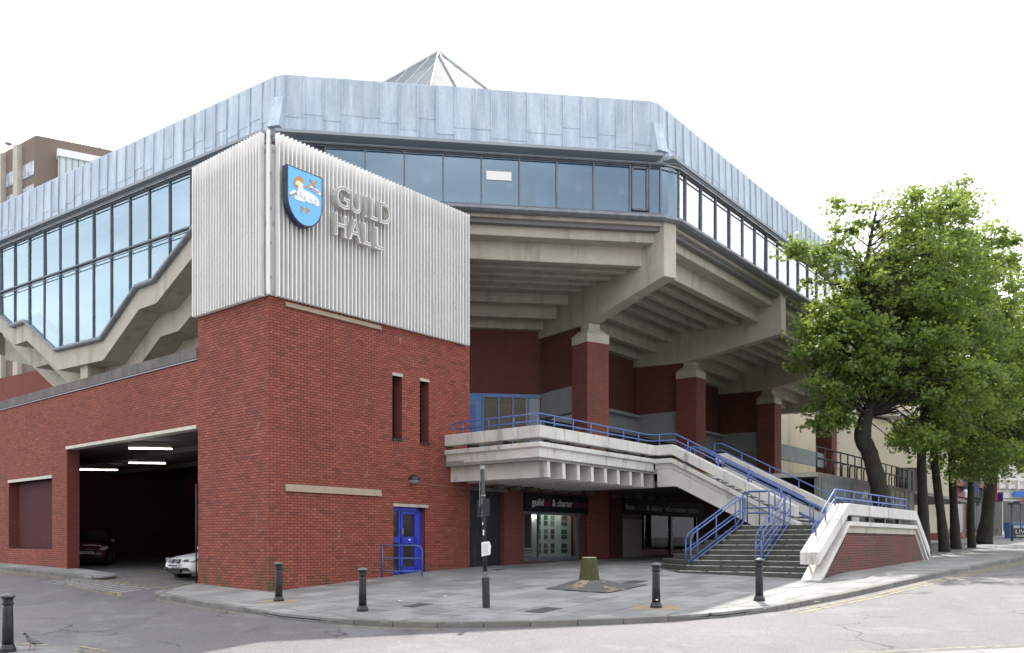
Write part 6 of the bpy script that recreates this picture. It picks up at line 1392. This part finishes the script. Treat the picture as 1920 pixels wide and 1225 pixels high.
# second wing seen between the columns
M_pale = mat('pale_stone', (.74, .72, .66), (.68, .66, .60), 1, .8)
ch = thing('pale_chapel', 'pale stone building with pointed leaded window seen between the columns', 'building', (24, 74, 2.6))
FCh = frame((20.0, 73.0), (1, .02), (.02, -1))
build('wall', MB().fbox(FCh, 0, 7.2, -5, 0, 2, 16), M_pale, ch)
def arch(s, z, w_, h_):
    pts = [(s - w_, z), (s + w_, z), (s + w_, z + h_ * .62), (s + w_ * .75, z + h_ * .80), (s, z + h_), (s - w_ * .75, z + h_ * .80), (s - w_, z + h_ * .62)]
    f = build('window', MB().prism([FCh(a, .0, b) for a, b in pts], [FCh(a, .08, b) for a, b in pts]), M_white, ch)
    for r_ in range(6):
        for c_ in range(4):
            x0 = s - w_ * .86 + c_ * w_ * .44; z0 = z + .1 + r_ * h_ * .105
            build('pane', MB().fbox(FCh, x0, x0 + w_ * .34, .08, .1, z0, z0 + h_ * .085), M_doorglass, f)
    for dx, dz, e in ((-.4, .70, .2), (.4, .70, .2), (0, .83, .22)):
        build('pane', MB().prism([FCh(s + dx * w_ + a * w_ * e, .08, z + h_ * dz + b * w_ * e * 1.3) for a, b in ((-1, 0), (0, -1), (1, 0), (0, 1))], [FCh(s + dx * w_ + a * w_ * e, .1, z + h_ * dz + b * w_ * e * 1.3) for a, b in ((-1, 0), (0, -1), (1, 0), (0, 1))]), M_doorglass, f)
arch(2.55, 10.0, .62, 2.3); arch(4.35, 10.0, .4, 2.3)
# shops
def shop_unit(name, label, F, w, z0, wallm, door_m, frame_m, sign_m, blind=None, h=13, nwin=3):
    t = thing(name, label, 'shop', F(w / 2, 0, z0), 'far shops along the street')
    build('wall', MB().fbox(F, 0, w, -8, 0, z0 - .4, z0 + h), wallm, t)
    sf = build('shop_window', MB().fbox(F, .25, w - .25, .0, .1, z0 + .1, z0 + 3.1), frame_m, t)
    k = max(2, int(w / 1.1)); pw = (w - .8) / k
    for i in range(k): build('pane', MB().fbox(F, .4 + i * pw, .4 + (i + 1) * pw - .12, .1, .12, z0 + .5 + (.0 if i != 1 else -.4), z0 + 2.9), door_m, sf)
    build('fascia_sign', MB().fbox(F, .1, w - .1, .0, .3, z0 + 3.15, z0 + 3.85), sign_m, t); build('cornice', MB().fbox(F, 0, w, .0, .55, z0 + 3.9, z0 + 4.25), wallm, t)
    for fz in (5.2, 8.6):
        for i in range(nwin):
            s = w * (i + .5) / nwin; f = build('window', MB().fbox(F, s - .5, s + .5, .0, .08, z0 + fz, z0 + fz + 2.2), M_white, t)
            build('pane', MB().fbox(F, s - .42, s + .42, .08, .1, z0 + fz + .1, z0 + fz + 1.05), M_doorglass, f); build('pane', MB().fbox(F, s - .42, s + .42, .08, .1, z0 + fz + 1.15, z0 + fz + 2.1), M_doorglass, f)
    return t
zs = ground(36, 72)
Mst = mat('pale_shop_stone', (.66, .64, .60), (.58, .56, .52), 2, .8); Mrd = mat('red_brick_far', (.30, .12, .09), (.24, .1, .08), 4, .8)
Fa = frame((31.2, 66.5), (.66, .75), (.75, -.66)); shop_unit('shop', 'red fronted pub beside the cream building corner', Fa, 5.2, zs - .1, Mrd, M_doorglass, mat('pub_red', (.24, .02, .025), rough=.5), mat('pub_sign', (.22, .02, .03), rough=.5), nwin=3)
Fb = frame((34.8, 70.6), (.66, .75), (.75, -.66)); shop_unit('shop', 'dark green fronted shop past the pub', Fb, 4.2, zs, Mrd, M_doorglass, mat('shop_green', (.03, .07, .06), rough=.5), mat('shop_green_sign', (.03, .06, .055)), nwin=2)
Fc_ = frame((37.6, 74.0), (.92, .39), (.39, -.92)); shop_unit('shop', 'pale stone shop with bracketed cornice and white pilasters', Fc_, 9.5, zs + .1, Mst, M_doorglass, mat('shop_white', (.64, .63, .60)), Mst, nwin=5)
for k in range(9): build('cornice_bracket', MB().fbox(Fc_, .3 + k * 1.05, .55 + k * 1.05, .02, .75, zs + 3.95, zs + 4.7), Mst, [o for o in COL.objects if o.get('label') == 'pale stone shop with bracketed cornice and white pilasters'][0])
def hang_sign(F, s, z, w_, h_, m, label):
    o = thing('hanging_sign', label, 'sign', F(s, .1, z), 'hanging signs of the far shops'); build('board', MB().fbox(F, s - .05, s + .05, .3, .3 + w_, z, z + h_), m, o); build('arm', MB().tube([F(s, 0, z + h_ + .05), F(s, .35 + w_, z + h_ + .05)], .03, 5), M_black, o)
hang_sign(Fa, 3.6, zs + 3.4, 1.1, 1.4, mat('round_blue', (.08, .16, .40)), 'blue and white hanging sign on the pub corner'); hang_sign(Fb, 3.9, zs + 2.9, 1.0, 2.0, mat('sign_red', (.42, .03, .04)), 'tall red hanging sign between the far shops')
hang_sign(Fc_, 1.2, zs + 2.9, .9, .7, mat('sign_purple', (.07, .04, .20)), 'small purple hanging sign on the pale shop')
solo('shop_sign', MB().fbox(Fc_, 3.2, 6.2, .56, .62, zs + 3.35, zs + 3.8), mat('sign_blue', (.03, .14, .46)), 'bright blue sign board on the pale shop front', 'sign')
solo('shop_sign', MB().fbox(Fc_, 4.2, 5.2, .5, .56, zs + 2.75, zs + 3.15), mat('sign_red2', (.40, .04, .03)), 'small red sign board below the blue one', 'sign')
# lantern on the pub
ln = thing('wall_lantern', 'pale glass lantern on an arm outside the pub', 'lamp', Fa(2.6, .8, zs + 3.0)); build('arm', MB().tube([Fa(2.6, 0, zs + 3.7), Fa(2.6, .8, zs + 3.7), Fa(2.6, .8, zs + 3.5)], .03, 5), M_black, ln); build('glass', MB().lathe([(.1, 0), (.22, .45), (.05, .6)], Fa(2.6, .8, zs + 2.95), 6), M_wp, ln)
# cafe furniture, bins, barrier, shelter
def cafe_set(x, y, lab):
    z = ground(x, y); t = thing('cafe_table', 'small aluminium cafe table %s' % lab, 'table', (x, y, z), 'cafe furniture outside the pub'); build('top', MB().lathe([(.35, .72), (.35, .75)], (x, y, z), 16), M_steel, t); build('stem', MB().tube([(x, y, z), (x, y, z + .72)], .03, 6), M_steel, t)
    for k, dx in enumerate((-.65, .65)):
        c = thing('cafe_chair', 'aluminium cafe chair on the %s side of the table %s' % (('left', 'right')[k], lab), 'chair', (x + dx, y, z), 'cafe furniture outside the pub'); s = 1 if dx > 0 else -1
        build('seat', MB().box(x + dx - .22, x + dx + .22, y - .22, y + .22, z + .44, z + .47), M_steel, c); build('backrest', MB().box(x + dx + s * .2, x + dx + s * .24, y - .22, y + .22, z + .55, z + .86), M_steel, c)
        for a in (-.2, .2):
            for b in (-.2, .2): build('leg', MB().tube([(x + dx + a, y + b, z), (x + dx + a * .9, y + b * .9, z + (.86 if a * s > 0 else .45))], .015, 5), M_steel, c)
cafe_set(30.2, 61.5, 'behind the slim straight tree'); cafe_set(32.2, 62.6, 'behind the thick leaning tree')
for k, (x, y, lab) in enumerate(((37.9, 69.5, 'nearer blue recycling bin outside the pale shop'), (38.9, 70.0, 'farther blue recycling bin outside the pale shop'))):
    z = ground(x, y); b = thing('recycling_bin', lab, 'bin', (x, y, z), 'blue bins'); M_bin = mat('bin_blue', (.12, .26, .55), rough=.5)
    build('body', MB().hexa([(x - .45, y - .4, z), (x + .45, y - .4, z), (x + .45, y + .4, z), (x - .45, y + .4, z), (x - .5, y - .45, z + 1.1), (x + .5, y - .45, z + 1.1), (x + .5, y + .45, z + 1.1), (x - .5, y + .45, z + 1.1)]), M_bin, b); build('lid', MB().box(x - .54, x + .54, y - .5, y + .5, z + 1.1, z + 1.22), M_bin, b, bevel=.04); build('label_panel', MB().box(x - .3, x + .3, y - .46, y - .44, z + .5, z + .95), M_wp, b)
x, y = 33.6, 61.0; z = ground(x, y)
bb = thing('cafe_barrier', 'black banner barrier reading LIVE at the right picture edge', 'barrier', (x, y, z))
build('banner', MB().box(x - .3, x + 2.4, y, y + .03, z + .18, z + .85), M_black, bb); build('post', MB().tube([(x - .42, y, z), (x - .42, y, z + 1.05)], .09, 8), M_black, bb); build('post', MB().tube([(x + 2.5, y, z), (x + 2.5, y, z + 1.05)], .06, 8), M_black, bb)
build('banner_word', text_mb('LIVE', .36, .01, lambda a, b, d: (x - .18 + a, y - d, z + .5 + b), width=.85), M_signw, bb, recalc=False)
build('banner_line', MB().box(x - .18, x + 2.2, y - .012, y - .004, z + .28, z + .40), mat('banner_line', (.3, .3, .29)), bb)
x, y = 36.2, 66.0; z = ground(x, y)
bs_ = thing('bus_shelter', 'dark framed glass shelter at the right picture edge', 'shelter', (x, y, z))
build('roof', MB().box(x - .2, x + 3.4, y - .8, y + .8, z + 2.5, z + 2.65), M_frame, bs_)
for a in (0, 3.2):
    for b in (-.6, .6): build('post', MB().box(x + a - .05, x + a + .05, y + b - .05, y + b + .05, z, z + 2.5), M_frame, bs_)
build('pane', MB().box(x + .05, x + 3.15, y + .59, y + .61, z + .3, z + 2.4), M_shopglass, bs_)
# buildings across the road behind the photographer, which the windows reflect
for k, (x0, x1, y0, y1, h, lab) in enumerate(((-46, -14, -34, -22, 17, 'long stone terrace across the road, left of the photographer'), (-10, 22, -40, -28, 20, 'stone civic building across the road behind the photographer'))):
    b = thing('street_building', lab, 'building', ((x0 + x1) / 2, y1, .8), 'buildings across the road')
    build('wall', MB().box(x0, x1, y0, y1, .4, h), mat('opposite_stone', (.48, .42, .33), (.40, .35, .28), .6, .8), b)
    for fz in (3.0, 6.6, 10.2, 13.8):
        for i in range(int((x1 - x0) / 4)):
            s = x0 + 2 + i * 4; wo = build('window', MB().box(s - .8, s + .8, y1 - .05, y1 + .06, fz, fz + 2.4), M_white, b); build('pane', MB().box(s - .7, s - .05, y1 + .06, y1 + .08, fz + .1, fz + 2.3), M_doorglass, wo); build('pane', MB().box(s + .05, s + .7, y1 + .06, y1 + .08, fz + .1, fz + 2.3), M_doorglass, wo)
